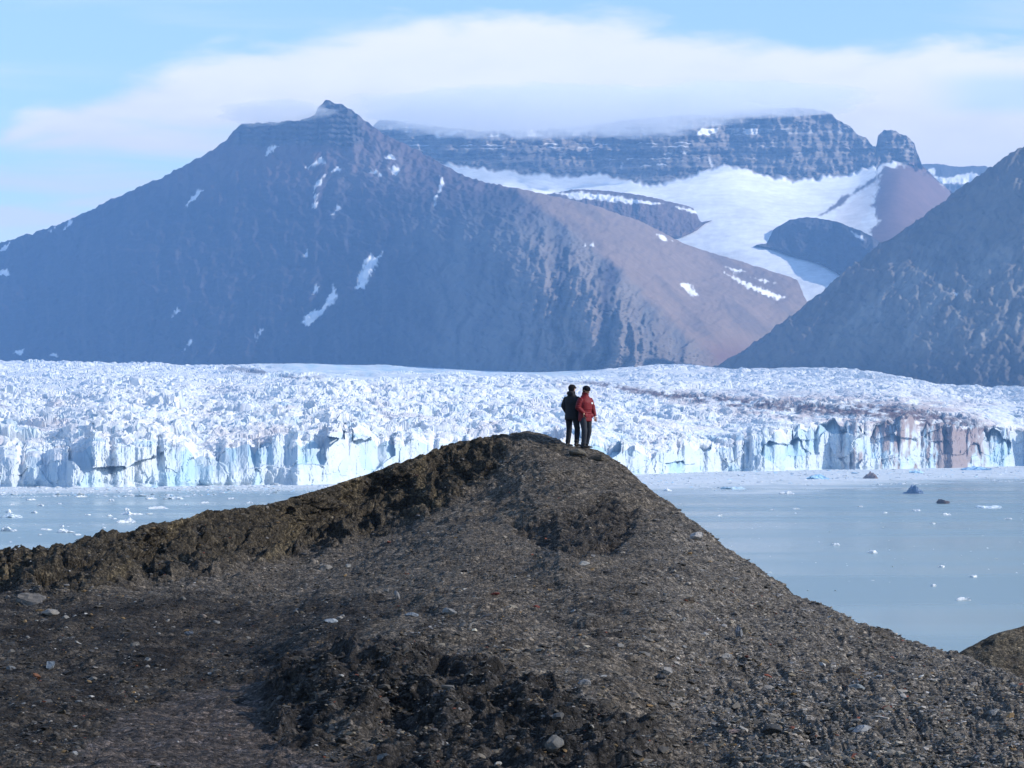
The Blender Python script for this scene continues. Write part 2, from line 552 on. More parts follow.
def mountain_left():
    X = cols(-40, 860, 1.3, -900, 860)
    crest = line([(-900, 330), (-500, 318), (-300, 300), (-100, 268), (-40, 254), (0, 243), (30, 234), (60, 224), (85, 212), (110, 200), (150, 183), (190, 163),
                  (215, 148), (228, 138), (235, 128), (242, 123), (270, 122), (300, 121), (314, 115), (319, 106), (325, 101), (330, 100.5), (337, 103), (349, 109), (362, 118), (385, 135),
                  (420, 152), (445, 165), (470, 178), (500, 185), (540, 193), (590, 204), (640, 221), (690, 246), (740, 261), (790, 277), (815, 288), (860, 330)])
    base = line([(-900, 392), (860, 392)])
    U, V, T = crest_rows(X, crest, base, 420)
    tps = TPS([(-900, 380, 9000), (-900, 330, 9600), (-300, 385, 7400), (-300, 300, 7900), (0, 385, 6400), (0, 310, 6800), (0, 243, 7300), (150, 385, 5950), (150, 280, 6400), (150, 183, 7050),
               (320, 385, 5500), (320, 280, 5950), (320, 180, 6500), (330, 103, 6850), (240, 125, 7000), (450, 385, 5150), (430, 270, 5650), (440, 166, 6450),
               (600, 385, 4900), (560, 300, 5130), (510, 215, 5750), (505, 188, 6200), (560, 225, 5720), (612, 270, 5330), (650, 320, 5060), (690, 370, 5060),
               (600, 208, 6250), (650, 228, 6350), (740, 263, 6550), (810, 285, 6650), (700, 290, 5950), (760, 330, 5900), (720, 330, 5450), (725, 375, 5260), (860, 340, 6500), (860, 385, 6000)])
    D = tps(U, V)
    # gullies run down the fall line, rock ribs between them
    wob = 10 * fbm2(U / 60, V / 45, 3, s=4)
    rib = fbm2((U + wob + (V - 250) * 0.12) / 26, V / 190, 4, 0.55, ridged=True, s=11)
    rough = fbm2(U / 17, V / 13, 5, 0.6, s=21)
    spur = sstep(500, 560, U) * sstep(200, 260, V) * (1 - sstep(0, 14, U - np.interp(V, [180, 188, 225, 270, 320, 365], [490, 508, 562, 614, 664, 715])))   # craggy spur
    cap = (1 - sstep(140, 152, V + 6 * perlin2(U / 20, V / 20, 3))) * sstep(228, 240, U) * (1 - sstep(352, 372, U))
    gentle = sstep(-4, 12, U - np.interp(V, [180, 188, 225, 270, 320, 365], [490, 508, 562, 614, 664, 715]) + 5 * fbm2(U / 20, V / 20, 3, s=19))
    amp = 19 * (1 - 0.7 * gentle) * (0.55 + 0.45 * spur)
    D = D - spur * 9 * fbm2((U + 0.3 * wob + (V - 250) * 0.2) / 8, V / 60, 4, 0.55, ridged=True, s=13) - rib * amp - rough * (6 + 6 * spur) * (1 - 0.5 * gentle)
    st = np.sin(V * 1.15 + 0.6 * perlin2(U / 40, V / 30, 6)) * 10 + fbm2(U / 7, V / 60, 3, ridged=True, s=8) * 14
    D = D - cap * st
    P = at(U, V, D)
    P[..., 2] += (rough * 3 + fbm2(U / 6, V / 6, 3, s=33) * 3) * sstep(0, 0.1, T) * (1 - 0.6 * gentle)
    # colours: lower face painted dark for its shade, purple-brown scree above, pale ribs towards the spur
    c = np.empty(P.shape); c[:] = (0.052, 0.049, 0.066)
    up = sstep(215, 150, V + 14 * fbm2(U / 50, V / 30, 3, s=2))
    c = mixc(c, up * 0.9, (0.138, 0.098, 0.102))
    pale = sstep(380, 470, U + 30 * fbm2(U / 40, V / 40, 4, s=5)) * sstep(195, 240, V)
    facet = fbm2((U + wob + (V - 250) * 0.25) / 15, V / 85, 4, 0.55, s=17)
    c = mixc(c, pale * np.clip(0.40 + 0.35 * rib + 0.5 * facet, 0, 0.85), (0.165, 0.162, 0.168))
    c = mixc(c, sstep(0.15, 0.7, fbm2((U + 0.5 * wob) / 9, V / 120, 4, 0.55, s=18)) * (1 - pale) * 0.35, (0.115, 0.100, 0.108))
    c = mixc(c, gentle * 0.95, (0.245, 0.180, 0.145))
    c = mixc(c, gentle * sstep(0.1, 0.6, fbm2((U - V) / 30, (U + V) / 140, 4, s=15)) * 0.6, (0.14, 0.115, 0.11))
    c = mixc(c, sstep(330, 366, V) * sstep(690, 720, U), (0.17, 0.10, 0.095))
    c = mixc(c, spur * np.clip(rib, 0, 1) * 0.6, (0.24, 0.195, 0.165))
    c = mixc(c, sstep(120, 175, V) * (1 - sstep(175, 200, V)) * sstep(318, 330, U) * (1 - sstep(395, 420, U)) * (0.25 + 0.4 * perlin2((U - V) / 12, V / 60, 7)), (0.20, 0.175, 0.17))
    c = mixc(c, cap, (0.105, 0.10, 0.105))
    c = mixc(c, cap * sstep(0.2, 0.7, np.sin(V * 1.15 + perlin2(U / 40, V / 30, 6))), (0.06, 0.06, 0.07))
    patches = [
        [(302, 322), (311, 311), (321, 309), (329, 297), (333, 282), (337, 297), (329, 306), (316, 320), (306, 326)],
        [(355, 289), (361, 271), (370, 252), (375, 259), (382, 251), (374, 270), (363, 288)],
        [(306, 168), (321, 158), (325, 162)], [(265, 156), (271, 145), (277, 147)], [(381, 158), (391, 154), (396, 160)], [(388, 169), (401, 166), (396, 176)],
        [(314, 193), (317, 183), (325, 174), (320, 187)], [(312, 208), (315, 196), (317, 196), (316, 207)], [(185, 208), (198, 188), (204, 190)], [(434, 206), (441, 178), (445, 182)],
        [(183, 351), (189, 337), (192, 341)], [(255, 340), (259, 328), (262, 331)], [(64, 230), (70, 219), (73, 222)], [(47, 231), (56, 227), (52, 233)], [(-4, 252), (10, 244), (6, 251)],
        [(-4, 276), (7, 268), (8, 274)], [(312, 295), (316, 284), (319, 288)], [(332, 215), (337, 205), (340, 208)], [(172, 316), (178, 307), (180, 311)], [(303, 258), (307, 250), (308, 256)],
        [(371, 174), (376, 170), (380, 175)], [(680, 284), (690, 284), (699, 296), (692, 296)], [(724, 273), (740, 280), (784, 297), (778, 299), (750, 289)], [(725, 266), (738, 269), (746, 272), (734, 272)],
        [(752, 277), (764, 280), (774, 283), (760, 281)], [(330, 172), (338, 167), (341, 171)], [(14, 353), (24, 349), (22, 355)], [(50, 357), (56, 352), (58, 356)], [(586, 245), (592, 243), (594, 247)],
        [(390, 130), (398, 122), (404, 127), (402, 136)], [(405, 133), (415, 130), (418, 136)], [(655, 233), (672, 240), (664, 240)]]
    nz = 2.6 * perlin2((U + 0.3 * V) / 4, V / 9, 9) + 2.0 * perlin2(U / 2.0, V / 3.5, 10)
    for p in patches:
        c = mixc(c, sstep(-0.9, 1.1, poly_sd(U, V, p) + nz * 0.75), SNOW)
    P, c = add_back(P, c, 1500, 1.0)
    tag(grid_obj('mountain', P, MAT_ROCK, c), 'broad blue-grey mountain with a craggy capped peak, left of the snowfield', None, None, 'structure')


def mountain_right():
    X = cols(690, 1070, 1.2, 690, 1900)
    crest = line([(690, 378), (718, 365), (750, 346), (800, 309), (850, 267), (878, 246), (900, 232), (925, 214), (950, 195), (975, 178), (1000, 161), (1012, 153), (1024, 147), (1060, 130), (1120, 115), (1250, 150), (1500, 260), (1900, 330)])
    base = line([(690, 392), (900, 398), (1024, 402), (1300, 412), (1900, 420)])
    U, V, T = crest_rows(X, crest, base, 330)
    tps = TPS([(690, 392, 4740), (690, 378, 4750), (718, 366, 4730), (800, 310, 4720), (900, 232, 4780), (1024, 147, 4790), (1150, 110, 4850), (1900, 330, 4700),
               (800, 392, 4450), (850, 340, 4530), (900, 395, 4170), (920, 300, 4500), (960, 240, 4660), (1024, 400, 3890), (1024, 300, 4300), (1024, 220, 4570), (1150, 412, 3750), (1150, 250, 4400), (1300, 420, 3700), (1900, 430, 3680)])
    D = tps(U, V)
    wob = 9 * fbm2(U / 50, V / 40, 3, s=44)
    along = U + 0.75 * V + wob                         # ribs dip down to the left
    rib = fbm2(along / 34, (V - U) / 260, 4, 0.55, ridged=True, s=51)
    rough = fbm2(U / 17, V / 14, 5, 0.6, s=52)
    D = D - rib * 6 - rough * 2 - fbm2(along / 9, (V - U) / 120, 3, 0.5, ridged=True, s=54) * 2
    P = at(U, V, D)
    P[..., 2] += (rough * 3 + fbm2(U / 6, V / 6, 3, s=57) * 2.5) * sstep(0, 0.1, T)
    c = np.empty(P.shape); c[:] = (0.165, 0.155, 0.15)
    c = mixc(c, sstep(0.1, 0.8, rib) * 0.6, (0.205, 0.19, 0.175))
    c = mixc(c, sstep(-0.25, 0.75, fbm2(along / 16, (V - U) / 75, 5, 0.6, s=58)) * sstep(800, 860, U) * sstep(225, 260, V) * (1 - sstep(335, 360, V)) * 0.75, (0.30, 0.285, 0.265))
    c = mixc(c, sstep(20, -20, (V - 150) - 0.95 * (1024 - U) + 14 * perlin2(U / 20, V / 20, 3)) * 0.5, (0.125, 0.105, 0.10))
    c = mixc(c, sstep(330, 372, V - (1024 - U) * 0.10 + 16 * fbm2(U / 40, V / 40, 3, s=59)) * 0.75, (0.080, 0.080, 0.090))  # darker lower flank: its shadow is painted into the rock colour
    for p in [[(897, 222), (911, 214), (908, 219)], [(880, 237), (890, 232), (886, 238)], [(952, 292), (959, 290), (957, 294)]]:
        c = mixc(c, sstep(-0.8, 0.9, poly_sd(U, V, p) + perlin2(U / 4, V / 4, 9)), SNOW)
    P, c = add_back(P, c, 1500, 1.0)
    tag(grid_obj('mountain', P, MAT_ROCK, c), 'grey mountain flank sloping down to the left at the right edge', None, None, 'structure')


def plateau():
    X = cols(340, 1010, 1.0, 0, 1400)
    crest = line([(0, 325), (250, 320), (330, 190), (350, 150), (380, 119), (400, 121), (430, 126), (480, 131), (540, 130), (580, 127), (620, 121), (680, 115), (740, 111), (800, 107), (825, 111), (832, 114), (838, 120), (850, 126), (856, 133), (866, 138),
                  (873, 146), (876, 147), (878, 136), (884, 130), (895, 130), (899, 134), (906, 136), (914, 142), (917, 152), (922, 165), (935, 178), (960, 200), (1010, 240), (1400, 330)])
    base = line([(0, 330), (1400, 360)])
    U, V, T = crest_rows(X, crest, base, 400)
    foot = sline([(340, 150), (430, 163), (480, 170), (560, 178), (600, 175), (652, 186), (690, 178), (727, 165), (760, 175), (792, 182), (830, 178), (857, 172), (887, 163), (905, 166), (930, 176), (1010, 250)], 9)
    fy = foot(U) + 3 * perlin2(U / 14, V / 14, 61) + 2 * perlin2(U / 5, V / 8, 62)
    tps = TPS([(0, 320, 7600), (400, 320, 6750), (650, 320, 6550), (820, 320, 6350), (1000, 320, 6500), (1400, 350, 7000), (500, 215, 7150), (650, 225, 7150), (750, 240, 6950), (820, 280, 6600), (860, 240, 6950), (930, 240, 7050),
               (430, 168, 7700), (560, 184, 7600), (650, 188, 7550), (727, 172, 7650), (792, 187, 7560), (860, 178, 7650), (900, 178, 7500), (940, 200, 7650), (1010, 245, 7900), (0, 200, 8200), (1400, 340, 8000)])
    Vs = np.maximum(V, fy)
    global PLATEAU_D
    PLATEAU_D = tps
    D = tps(U, Vs)
    cliff = sstep(1.0, -3.0, V - fy)
    h = np.clip(fy - V, 0, None)
    # stepped beds: each bed a small wall with a ledge above
    lev = 260 - V - 0.010 * (U - 600) + 0.9 * perlin2(U / 90, V / 60, 63) + 0.5 * perlin2(U / 14, V / 9, 60)
    bed = lev / 8.5 + 0.32 * np.sin(lev * 0.37 + 1.0) + 0.2 * np.sin(lev * 0.61)
    stepf = np.floor(bed) + sstep(0.55, 1.0, bed - np.floor(bed))
    D = D + h * 1.2 + stepf * 26 * cliff
    butt = fbm2(U / 11 + 0.3 * perlin2(U / 9, V / 9, 3), V / 60, 4, 0.55, ridged=True, s=64)
    D = D - cliff * butt * 5 - fbm2(U / 9, V / 7, 4, 0.6, s=65) * (0.8 + 13 * cliff)
    P = at(U, V, D)
    P[..., 2] += fbm2(U / 7, V / 7, 3, s=66) * (0.15 + 3.0 * cliff) * sstep(0, 0.1, T)
    c = np.empty(P.shape); c[:] = SNOW
    rock = np.empty(P.shape); rock[:] = (0.215, 0.180, 0.150)
    rock = mixc(rock, sstep(0.1, 0.5, bed - np.floor(bed)) * 0.5, (0.125, 0.112, 0.105))
    fb = fbm2(0.012 * U, lev / 2.6, 3, 0.6, s=69)
    rock = mixc(rock, sstep(0.0, 0.6, fb) * 0.75, (0.30, 0.255, 0.215))
    rock = mixc(rock, sstep(0.0, -0.5, fb) * 0.8, (0.075, 0.070, 0.072))
    rock = mixc(rock, sstep(0.2, 0.9, butt) * 0.3, (0.21, 0.18, 0.15))
    c = c * (1 - cliff[..., None]) + rock * cliff[..., None]
    # snow lying on the ledges and in the clefts
    led = sstep(0.70, 0.8, bed - np.floor(bed)) * (1 - sstep(0.9, 0.97, bed - np.floor(bed))) * sstep(0.15, 0.45, fbm2(U / 22, V / 14, 4, s=67) + 0.15 * sstep(150, 135, V)) * sstep(10, 22, h) * (1 - sstep(720, 800, U) * 0.8)
    c = mixc(c, led, SNOW)
    gul = sstep(0.15, 0.5, -butt + 0.5 * perlin2(U / 8, V / 12, 68)) * cliff * (1 - sstep(8, 20, h)) * (1 - sstep(700, 740, U))
    c = mixc(c, gul * 0.8, SNOW)
    # reddish rock slope under the knob, snow tongue left of it, bare rib
    n3 = 4 * perlin2(U / 9, V / 9, 70) + 2 * perlin2(U / 3, V / 3, 71)
    slope = poly_sd(U, V, [(884, 166), (920, 164), (1010, 238), (1020, 320), (880, 320), (868, 236), (880, 222), (872, 205)]) + n3
    c = mixc(c, sstep(-1.5, 2, slope), (0.170, 0.112, 0.105))
    ribp = poly_sd(U, V, [(818, 216), (842, 198), (872, 178), (888, 165), (890, 169), (868, 186), (846, 201), (828, 214)]) + 0.5 * n3
    c = mixc(c, sstep(-1, 1.5, ribp), (0.14, 0.105, 0.105))
    warm = poly_sd(U, V, [(830, 222), (850, 200), (880, 180), (868, 214), (858, 234)]) + n3
    c = mixc(c, sstep(-2, 3, warm) * 0.5, (0.74, 0.66, 0.62))
    dust = sstep(0.1, 0.7, fbm2(U / 40, V / 10, 4, s=73)) * (1 - cliff) * sstep(188, 215, V) * 0.35
    c = mixc(c, dust * (1 - sstep(-1.5, 2, slope)), (0.60, 0.585, 0.575))
    P, c = add_back(P, c, 1800, 1.0)
    tag(grid_obj('plateau', P, MAT_ROCK, c), 'flat-topped banded cliffs rising over the white snowfield', None, None, 'structure')


def side_hill(name, label, crest_pts, base_pts, rise, col, snow, x0, x1, seed, far=None):
    X = np.arange(x0, x1, 0.7)
    base = line(base_pts)
    U, V, T = crest_rows(X, line(crest_pts), base, 130)
    D0 = far if far else PLATEAU_D(X, base(X))[None, :] - 12
    D = D0 + rise * T ** 1.2
    rib = fbm2(U / 20, V / 50, 4, ridged=True, s=seed)
    k = sstep(0, 0.15, 1 - T) * sstep(0, 0.1, T)
    D = D - (rib + 0.6) * 9 * k - (fbm2(U / 9, V / 7, 4, s=seed + 1) + 0.5) * 6 * k
    P = at(U, V, D)
    P[..., 2] += fbm2(U / 6, V / 6, 3, s=seed + 2) * 1.5 * sstep(0, 0.1, T)
    c = np.empty(P.shape); c[:] = col
    c = mixc(c, sstep(0.1, 0.9, rib) * 0.4, tuple(v * 1.5 for v in col))
    nz = 1.6 * perlin2(U / 4, V / 4, 9) + 1.2 * perlin2(U / 12, V / 3, 12)
    for p in snow:
        c = mixc(c, sstep(-1, 1, poly_sd(U, V, p) + nz), SNOW)
    P, c = add_back(P, c, 260, 0.35, 5)
    tag(grid_obj(name, P, MAT_ROCK, c), label, None, None, 'structure')


mountain_left()
mountain_right()
plateau()
side_hill('hill', 'dark rounded rock hill standing in the snowfield', [(738, 250), (754, 245), (758, 242), (766, 236), (778, 226), (790, 220), (806, 217), (825, 219), (842, 223), (858, 230), (872, 236), (890, 250), (930, 284)],
          [(738, 250), (757, 245.5), (775, 250), (790, 256), (806, 260), (820, 264), (835, 272), (860, 290), (930, 310)], 190, (0.075, 0.070, 0.080), [[(852, 232), (862, 236), (866, 240), (856, 239)]], 754, 930, 80)
side_hill('hill', 'brown rounded hill streaked with snow behind the ridge', [(520, 215), (548, 194), (575, 189), (600, 190), (625, 193), (650, 197), (672, 202), (690, 207), (700, 211), (706, 215), (713, 219)],
          [(520, 240), (640, 244), (664, 240), (682, 237), (696, 231), (706, 223), (713, 220)], 230, (0.120, 0.088, 0.084), [[(556, 193), (580, 192), (600, 194), (640, 200), (664, 204), (640, 204), (600, 200), (575, 199)], [(676, 207), (692, 209), (704, 216), (694, 214)]], 520, 713, 90)
side_hill('hill', 'faint flat-topped hill far off between plateau and right mountain', [(880, 178), (905, 167), (922, 164), (940, 164), (958, 167), (972, 166), (986, 166), (1010, 178), (1060, 200), (1100, 220)],
          [(880, 300), (1100, 300)], 300, (0.10, 0.098, 0.105), [[(936, 176), (950, 178), (972, 172), (985, 178), (960, 184), (938, 184)], [(930, 170), (934, 168), (937, 178), (933, 178)]], 880, 1100, 100, 9500)

# ------------------------------------------------------------------ glacier
WATERLINE = line([(-1200, 498), (0, 487), (110, 487), (180, 486.5), (300, 484), (400, 481), (520, 478), (640, 474.5), (700, 472), (760, 471), (830, 469.5), (900, 469), (1024, 466), (1700, 468)])
CLIFFTOP = line([(-1200, 455), (0, 446), (40, 444), (60, 451), (80, 444), (100, 437), (120, 436), (170, 438), (200, 437), (240, 437), (300, 431), (330, 423), (360, 427), (400, 428), (440, 432), (520, 436), (640, 440), (680, 440), (740, 436), (770, 426), (800, 418),
                 (840, 416), (880, 414), (905, 420), (930, 415), (960, 422), (985, 424), (1010, 425), (1040, 422), (1700, 415)])
REAR = line([(-1200, 368), (0, 362), (100, 364), (200, 366), (245, 366), (300, 364), (380, 365), (450, 368), (480, 370), (540, 371), (600, 369), (640, 366), (680, 364.5), (700, 366), (730, 369.5), (780, 369), (800, 368), (850, 370), (880, 373), (900, 377), (940, 388), (960, 391), (985, 389), (1024, 388), (1300, 395), (1700, 400)])
REAR_D = line([(-1200, 9000), (-300, 7350), (0, 6550), (150, 6050), (320, 5600), (450, 5260), (600, 4980), (690, 4860), (725, 4700), (800, 4500), (900, 4210), (1024, 3900), (1150, 3760), (1700, 3700)])


def glacier():
    X = cols(-30, 1054, 0.9, -1200, 1700)
    nC = len(X)
    wl, ct, rr = WATERLINE(X), CLIFFTOP(X) + np.interp(X, [0, 650, 740, 850, 900, 1024], [11, 10, 10, 8, 5, 5]), REAR(X)
    # the front itself wanders in and out, in bays and buttresses
    Dw = CAM_Z * F / (wl - HORIZON)
    xw = (X - 512) / F * Dw
    bay = 52 * fbm2(xw / 110, 0 * xw, 3, 0.5, s=120) + 9 * fbm2(xw / 23, 0 * xw + 3, 3, 0.6, s=121)
    zt = CAM_Z + (HORIZON - ct) / F * (Dw + 12)
    zt = zt + (8.0 * perlin2(xw / 42, 0 * xw, 122) + 5.0 * perlin2(xw / 13, 0 * xw, 128) - 11.0 * np.clip(1 - np.abs(perlin2(xw / 33, 0 * xw + 7, 129)) * 7, 0, 1)) * (zt / 40)
    nF = 80
    t = np.linspace(-0.06, 1, nF)[:, None]
    Zc = zt[None, :] * t
    xx = np.broadcast_to(xw[None, :], (nF, nC))
    # fractured wall: vertical slabs set back by different amounts, flutes, shallow caves, a leaning top
    w1, w1b, wr, ox, oy = worley2(xx / 24 + 0.25 * perlin2(xx / 20, Zc / 12, 125), Zc / 20 + 0.3, 123)
    w2, w2b, wr2, ox2, oy2 = worley2(xx / 6.0 + 0.3 * perlin2(xx / 7, Zc / 8, 127), Zc / 15, 124)
    lean = 8 * np.clip(t, 0, 1) ** 1.5 + (8 + 90 * wr[..., 2] ** 1.4) * np.clip(t - 0.22, 0, 1) ** 1.5
    slab = 9 * (wr[..., 0] - 0.5) + 9 * ox * (wr[..., 1] - 0.15) + 4.0 * (wr2[..., 0] - 0.5) + 4.5 * ox2 * (wr2[..., 1] - 0.3)
    flute = 1.3 * fbm2(xx / 4, Zc / 13, 4, 0.6, ridged=True, s=126)
    off = (slab + flute) * sstep(-0.02, 0.12, t) + lean + bay[None, :]
    Yc = Dw[None, :] + off
    Pc = np.stack([xx * Yc / Dw[None, :], Yc, Zc], -1)
    # the broken surface behind the front
    nS = 1150
    s = np.linspace(0, 1, nS) ** 1.25
    Dr = REAR_D(X)
    ker = np.hanning(81); ker /= ker.sum()
    sm = lambda a: np.convolve(np.pad(a, 40, mode='edge'), ker, 'valid')
    Ys, Zs = sm(Dw + bay + 10), sm(zt)
    keep = np.exp(-s * 55)[:, None]
    D = Ys[None, :] + 1.2 + (Dr - Ys)[None, :] * s[:, None] + (Yc[-1] - Ys)[None, :] * keep
    zr = CAM_Z + (HORIZON - rr) / F * Dr
    prof = s[:, None] ** 0.80
    Z0 = Zs[None, :] + (zr - Zs)[None, :] * prof + (Zc[-1] - Zs)[None, :] * keep
    # a swell across the upper glacier at the left and the smooth hollow behind it
    Xw = (X[None, :] - 512) / F * D
    px = np.broadcast_to(X[None, :], D.shape)
    _, py = to_px(np.stack([Xw, D, Z0], -1))
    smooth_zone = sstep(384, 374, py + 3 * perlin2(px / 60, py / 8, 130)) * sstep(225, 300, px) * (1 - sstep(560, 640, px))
    nearf = 1 - sstep(0.0, 0.55, s)[:, None]
    amp = (0.62 + 0.62 * nearf) * (1 - 0.85 * smooth_zone) * np.clip(0.85 + 0.9 * fbm2(Xw / 130, D / 120, 3, s=150), 0.35, 1.5)
    wx = Xw + 6 * perlin2(Xw / 30, D / 30, 131); wy = D + 6 * perlin2(Xw / 30 + 9, D / 30, 132)
    a1, a2, ar, aox, aoy = worley2(wx / 34, wy / 26, 133)
    b1, b2, br, box_, boy = worley2(wx / 13, wy / 10.5, 134)
    c1, c2, cr, cox, coy = worley2(wx / 5.4, wy / 5.0, 135)
    dome = lambda f: np.clip(1 - (f / 0.75) ** 2, -0.4, 1)
    rough = 9 * (ar[..., 0] - 0.4) + 6 * dome(a1) + 8 * aox * (ar[..., 1] - 0.5) * 2 + 5 * aoy * (ar[..., 2] - 0.5) * 2
    rough = rough + (3.0 + 6.0 * br[..., 0] ** 1.5) * dome(b1) + 6 * box_ * (br[..., 1] - 0.5) * 2 + 4 * boy * (br[..., 2] - 0.3)
    rough = rough + 2.2 * (cr[..., 0] ** 1.3) * dome(c1) + 2.4 * cox * (cr[..., 1] - 0.5) * 2 + 1.5 * coy * (cr[..., 2] - 0.4)
    rough = rough + 1.5 * fbm2(wx / 9, wy / 9, 4, 0.6, ridged=True, s=137) - 6
    swell = 9 * fbm2(Xw / 240, D / 160, 3, 0.5, s=136)
    fade = sstep(0.0, 0.012, s)[:, None] * (1 - 0.7 * sstep(0.93, 1.0, s)[:, None])
    Z = Z0 + (0.62 * rough * amp) * (0.25 + 0.75 * fade) + swell * sstep(0, 0.2, s)[:, None] * (1 - sstep(0.8, 1, s)[:, None])
    Xj = Xw + fade * amp * (2.2 * perlin2(Xw / 7, Z / 5 + D / 9, 138) + 1.0 * perlin2(Xw / 3, Z / 2.5 + D / 4, 139))
    Ps = np.stack([Xj, D, Z], -1)
    # stitch: let the cliff's upper rows follow the first surface row
    dz = (Z[0] - Zc[-1])
    Pc[..., 2] += dz[None, :] * np.clip(t, 0, 1) ** 3
    P = np.concatenate([Pc, Ps])
    # ice colours
    U, V = to_px(P)
    c = np.empty(P.shape); c[:] = (0.76, 0.765, 0.77)
    wall = np.zeros(P.shape[:2]); wall[:nF] = 1
    blue_w = np.clip(0.42 + 0.55 * (wr[..., 2] - 0.4) + 0.5 * fbm2(xx / 38, Zc / 30, 3, s=140) + 0.35 * (wr2[..., 2] - 0.5), 0, 1)
    mblue = np.zeros(P.shape[:2]); mblue[:nF] = blue_w
    cv = sstep(0.16, 0.0, b2 - b1) * 0.5 + sstep(0.65, 1.0, br[..., 2]) * 0.45 + sstep(0.7, 1.0, ar[..., 2]) * 0.35
    mblue[nF:] = np.clip(cv * (0.5 + 0.5 * nearf) + 0.85 * smooth_zone * (0.6 + 0.4 * perlin2(px / 14, py / 4, 141)), 0, 1)  # smooth rear zone: bluish ice with cloud shade painted in
    c = mixc(c, wall * 0.85, (0.56, 0.61, 0.645))
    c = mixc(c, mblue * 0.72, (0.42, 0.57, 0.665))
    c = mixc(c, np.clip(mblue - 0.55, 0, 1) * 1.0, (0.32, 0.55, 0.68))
    # thin dirt bands: pinkish grey
    dirt = np.zeros(P.shape[:2])
    dirt[nF:] = sstep(0.15, 0.75, fbm2(px / 90, py / 9, 4, 0.6, s=142)) * 0.45 * sstep(385, 400, py) + sstep(0.8, 1, cr[..., 2]) * 0.25
    dirt[:nF] = sstep(0.2, 0.8, fbm2(xx / 26, Zc / 60, 4, s=143)) * 0.25 * sstep(0.6, 1.0, t)
    c = mixc(c, dirt, (0.58, 0.52, 0.52))
    # medial moraine: broken dark debris carried down to the front at the right
    nz = fbm2(U / 26, V / 5, 4, 0.65, s=145)
    nzf = fbm2(U / 7, V / 3, 3, 0.6, s=146)
    mid = line([(520, 380), (600, 384), (640, 391), (690, 397), (740, 402), (790, 406), (850, 409), (900, 414), (935, 420), (965, 428), (1060, 440)])
    wid = line([(520, 1.2), (600, 3.0), (690, 5.5), (750, 5.5), (820, 8.0), (900, 11.0), (940, 13), (975, 9), (1010, 3), (1060, 0.5)])
    band = sstep(1.25, 0.25, np.abs(V - mid(U) - 2 * nz) / wid(U)) * sstep(-0.75, 0.05, nz + 0.7 * nzf) * sstep(520, 620, U) * (1 - sstep(985, 1020, U))
    band[:nF] = 0
    band[nF:] *= 0.6 + 0.4 * sstep(0.25, 0.5, 0.6 * br[..., 1] + 0.4 * cr[..., 1] + 0.25 * nzf[nF:])
    second = sstep(1.2, 0.2, np.abs(V - (386 + 0.01 * (U - 500)) - 2 * nz) / 2.2) * sstep(440, 480, U) * (1 - sstep(555, 575, U)) * sstep(-0.1, 0.5, nz) * 0.8
    second[:nF] = 0
    third = sstep(1.2, 0.3, np.abs(V - np.interp(U, [220, 300, 320], [367, 376, 377]) - 1.2 * nz) / 3.0) * sstep(215, 240, U) * (1 - sstep(305, 330, U)) * sstep(-0.3, 0.4, nz)
    third[:nF] = 0
    xq = U
    stain = sstep(815, 870, xq) * (1 - sstep(975, 1000, xq)) * wall
    drip = fbm2(U / 9, V / 60, 4, 0.6, s=147)
    tc = np.concatenate([np.broadcast_to(np.clip(t, 0, 1), (nF, nC)), np.ones((nS, nC))])
    stain = stain * sstep(-0.1, 0.7, drip + 0.22 + 0.7 * fbm2(U / 3.5, V / 14, 3, 0.6, s=148) + 0.9 * (tc - 0.55) + 1.2 * sstep(925, 945, xq) * (1 - sstep(960, 985, xq)))
    halo = sstep(2.6, 0.4, np.abs(V - mid(U) - 3 * nz) / (wid(U) + 1.5)) * sstep(-0.5, 0.5, nz) * sstep(600, 760, U) * (1 - sstep(985, 1020, U)) * 0.6
    halo[:nF] *= 0.4
    c = mixc(c, halo, (0.32, 0.20, 0.175))
    c = mixc(c, band * 0.95, (0.105, 0.055, 0.048))
    c = mixc(c, np.clip(second + third, 0, 1) * 0.85, (0.12, 0.11, 0.13))
    c = mixc(c, stain * 0.80, (0.24, 0.145, 0.115))
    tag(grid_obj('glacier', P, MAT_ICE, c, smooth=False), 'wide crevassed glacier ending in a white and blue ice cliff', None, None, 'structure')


glacier()

# ------------------------------------------------------------------ lumps: stones and pieces of ice
def lump(n_sub, seed, size, rough=0.28, flat=1.0, facets=5):
    """an irregular stone-like lump: a subdivided ball planed off by random cuts"""
    r = np.random.default_rng(seed)
    bm = bmesh.new()
    bmesh.ops.create_icosphere(bm, subdivisions=n_sub, radius=1.0)
    v = np.array([q.co[:] for q in bm.verts]); f = np.array([[q.index for q in fa.verts] for fa in bm.faces])
    bm.free()
    for _ in range(facets):
        n = r.normal(size=3); n /= np.linalg.norm(n)
        d = r.uniform(0.42, 0.80)
        k = v @ n
        v = v - np.outer(np.clip(k - d, 0, None), n)
    v = v + r.normal(size=v.shape) * rough * 0.12
    v = v * np.array(size) * np.array([1, 1, flat])
    return v, f


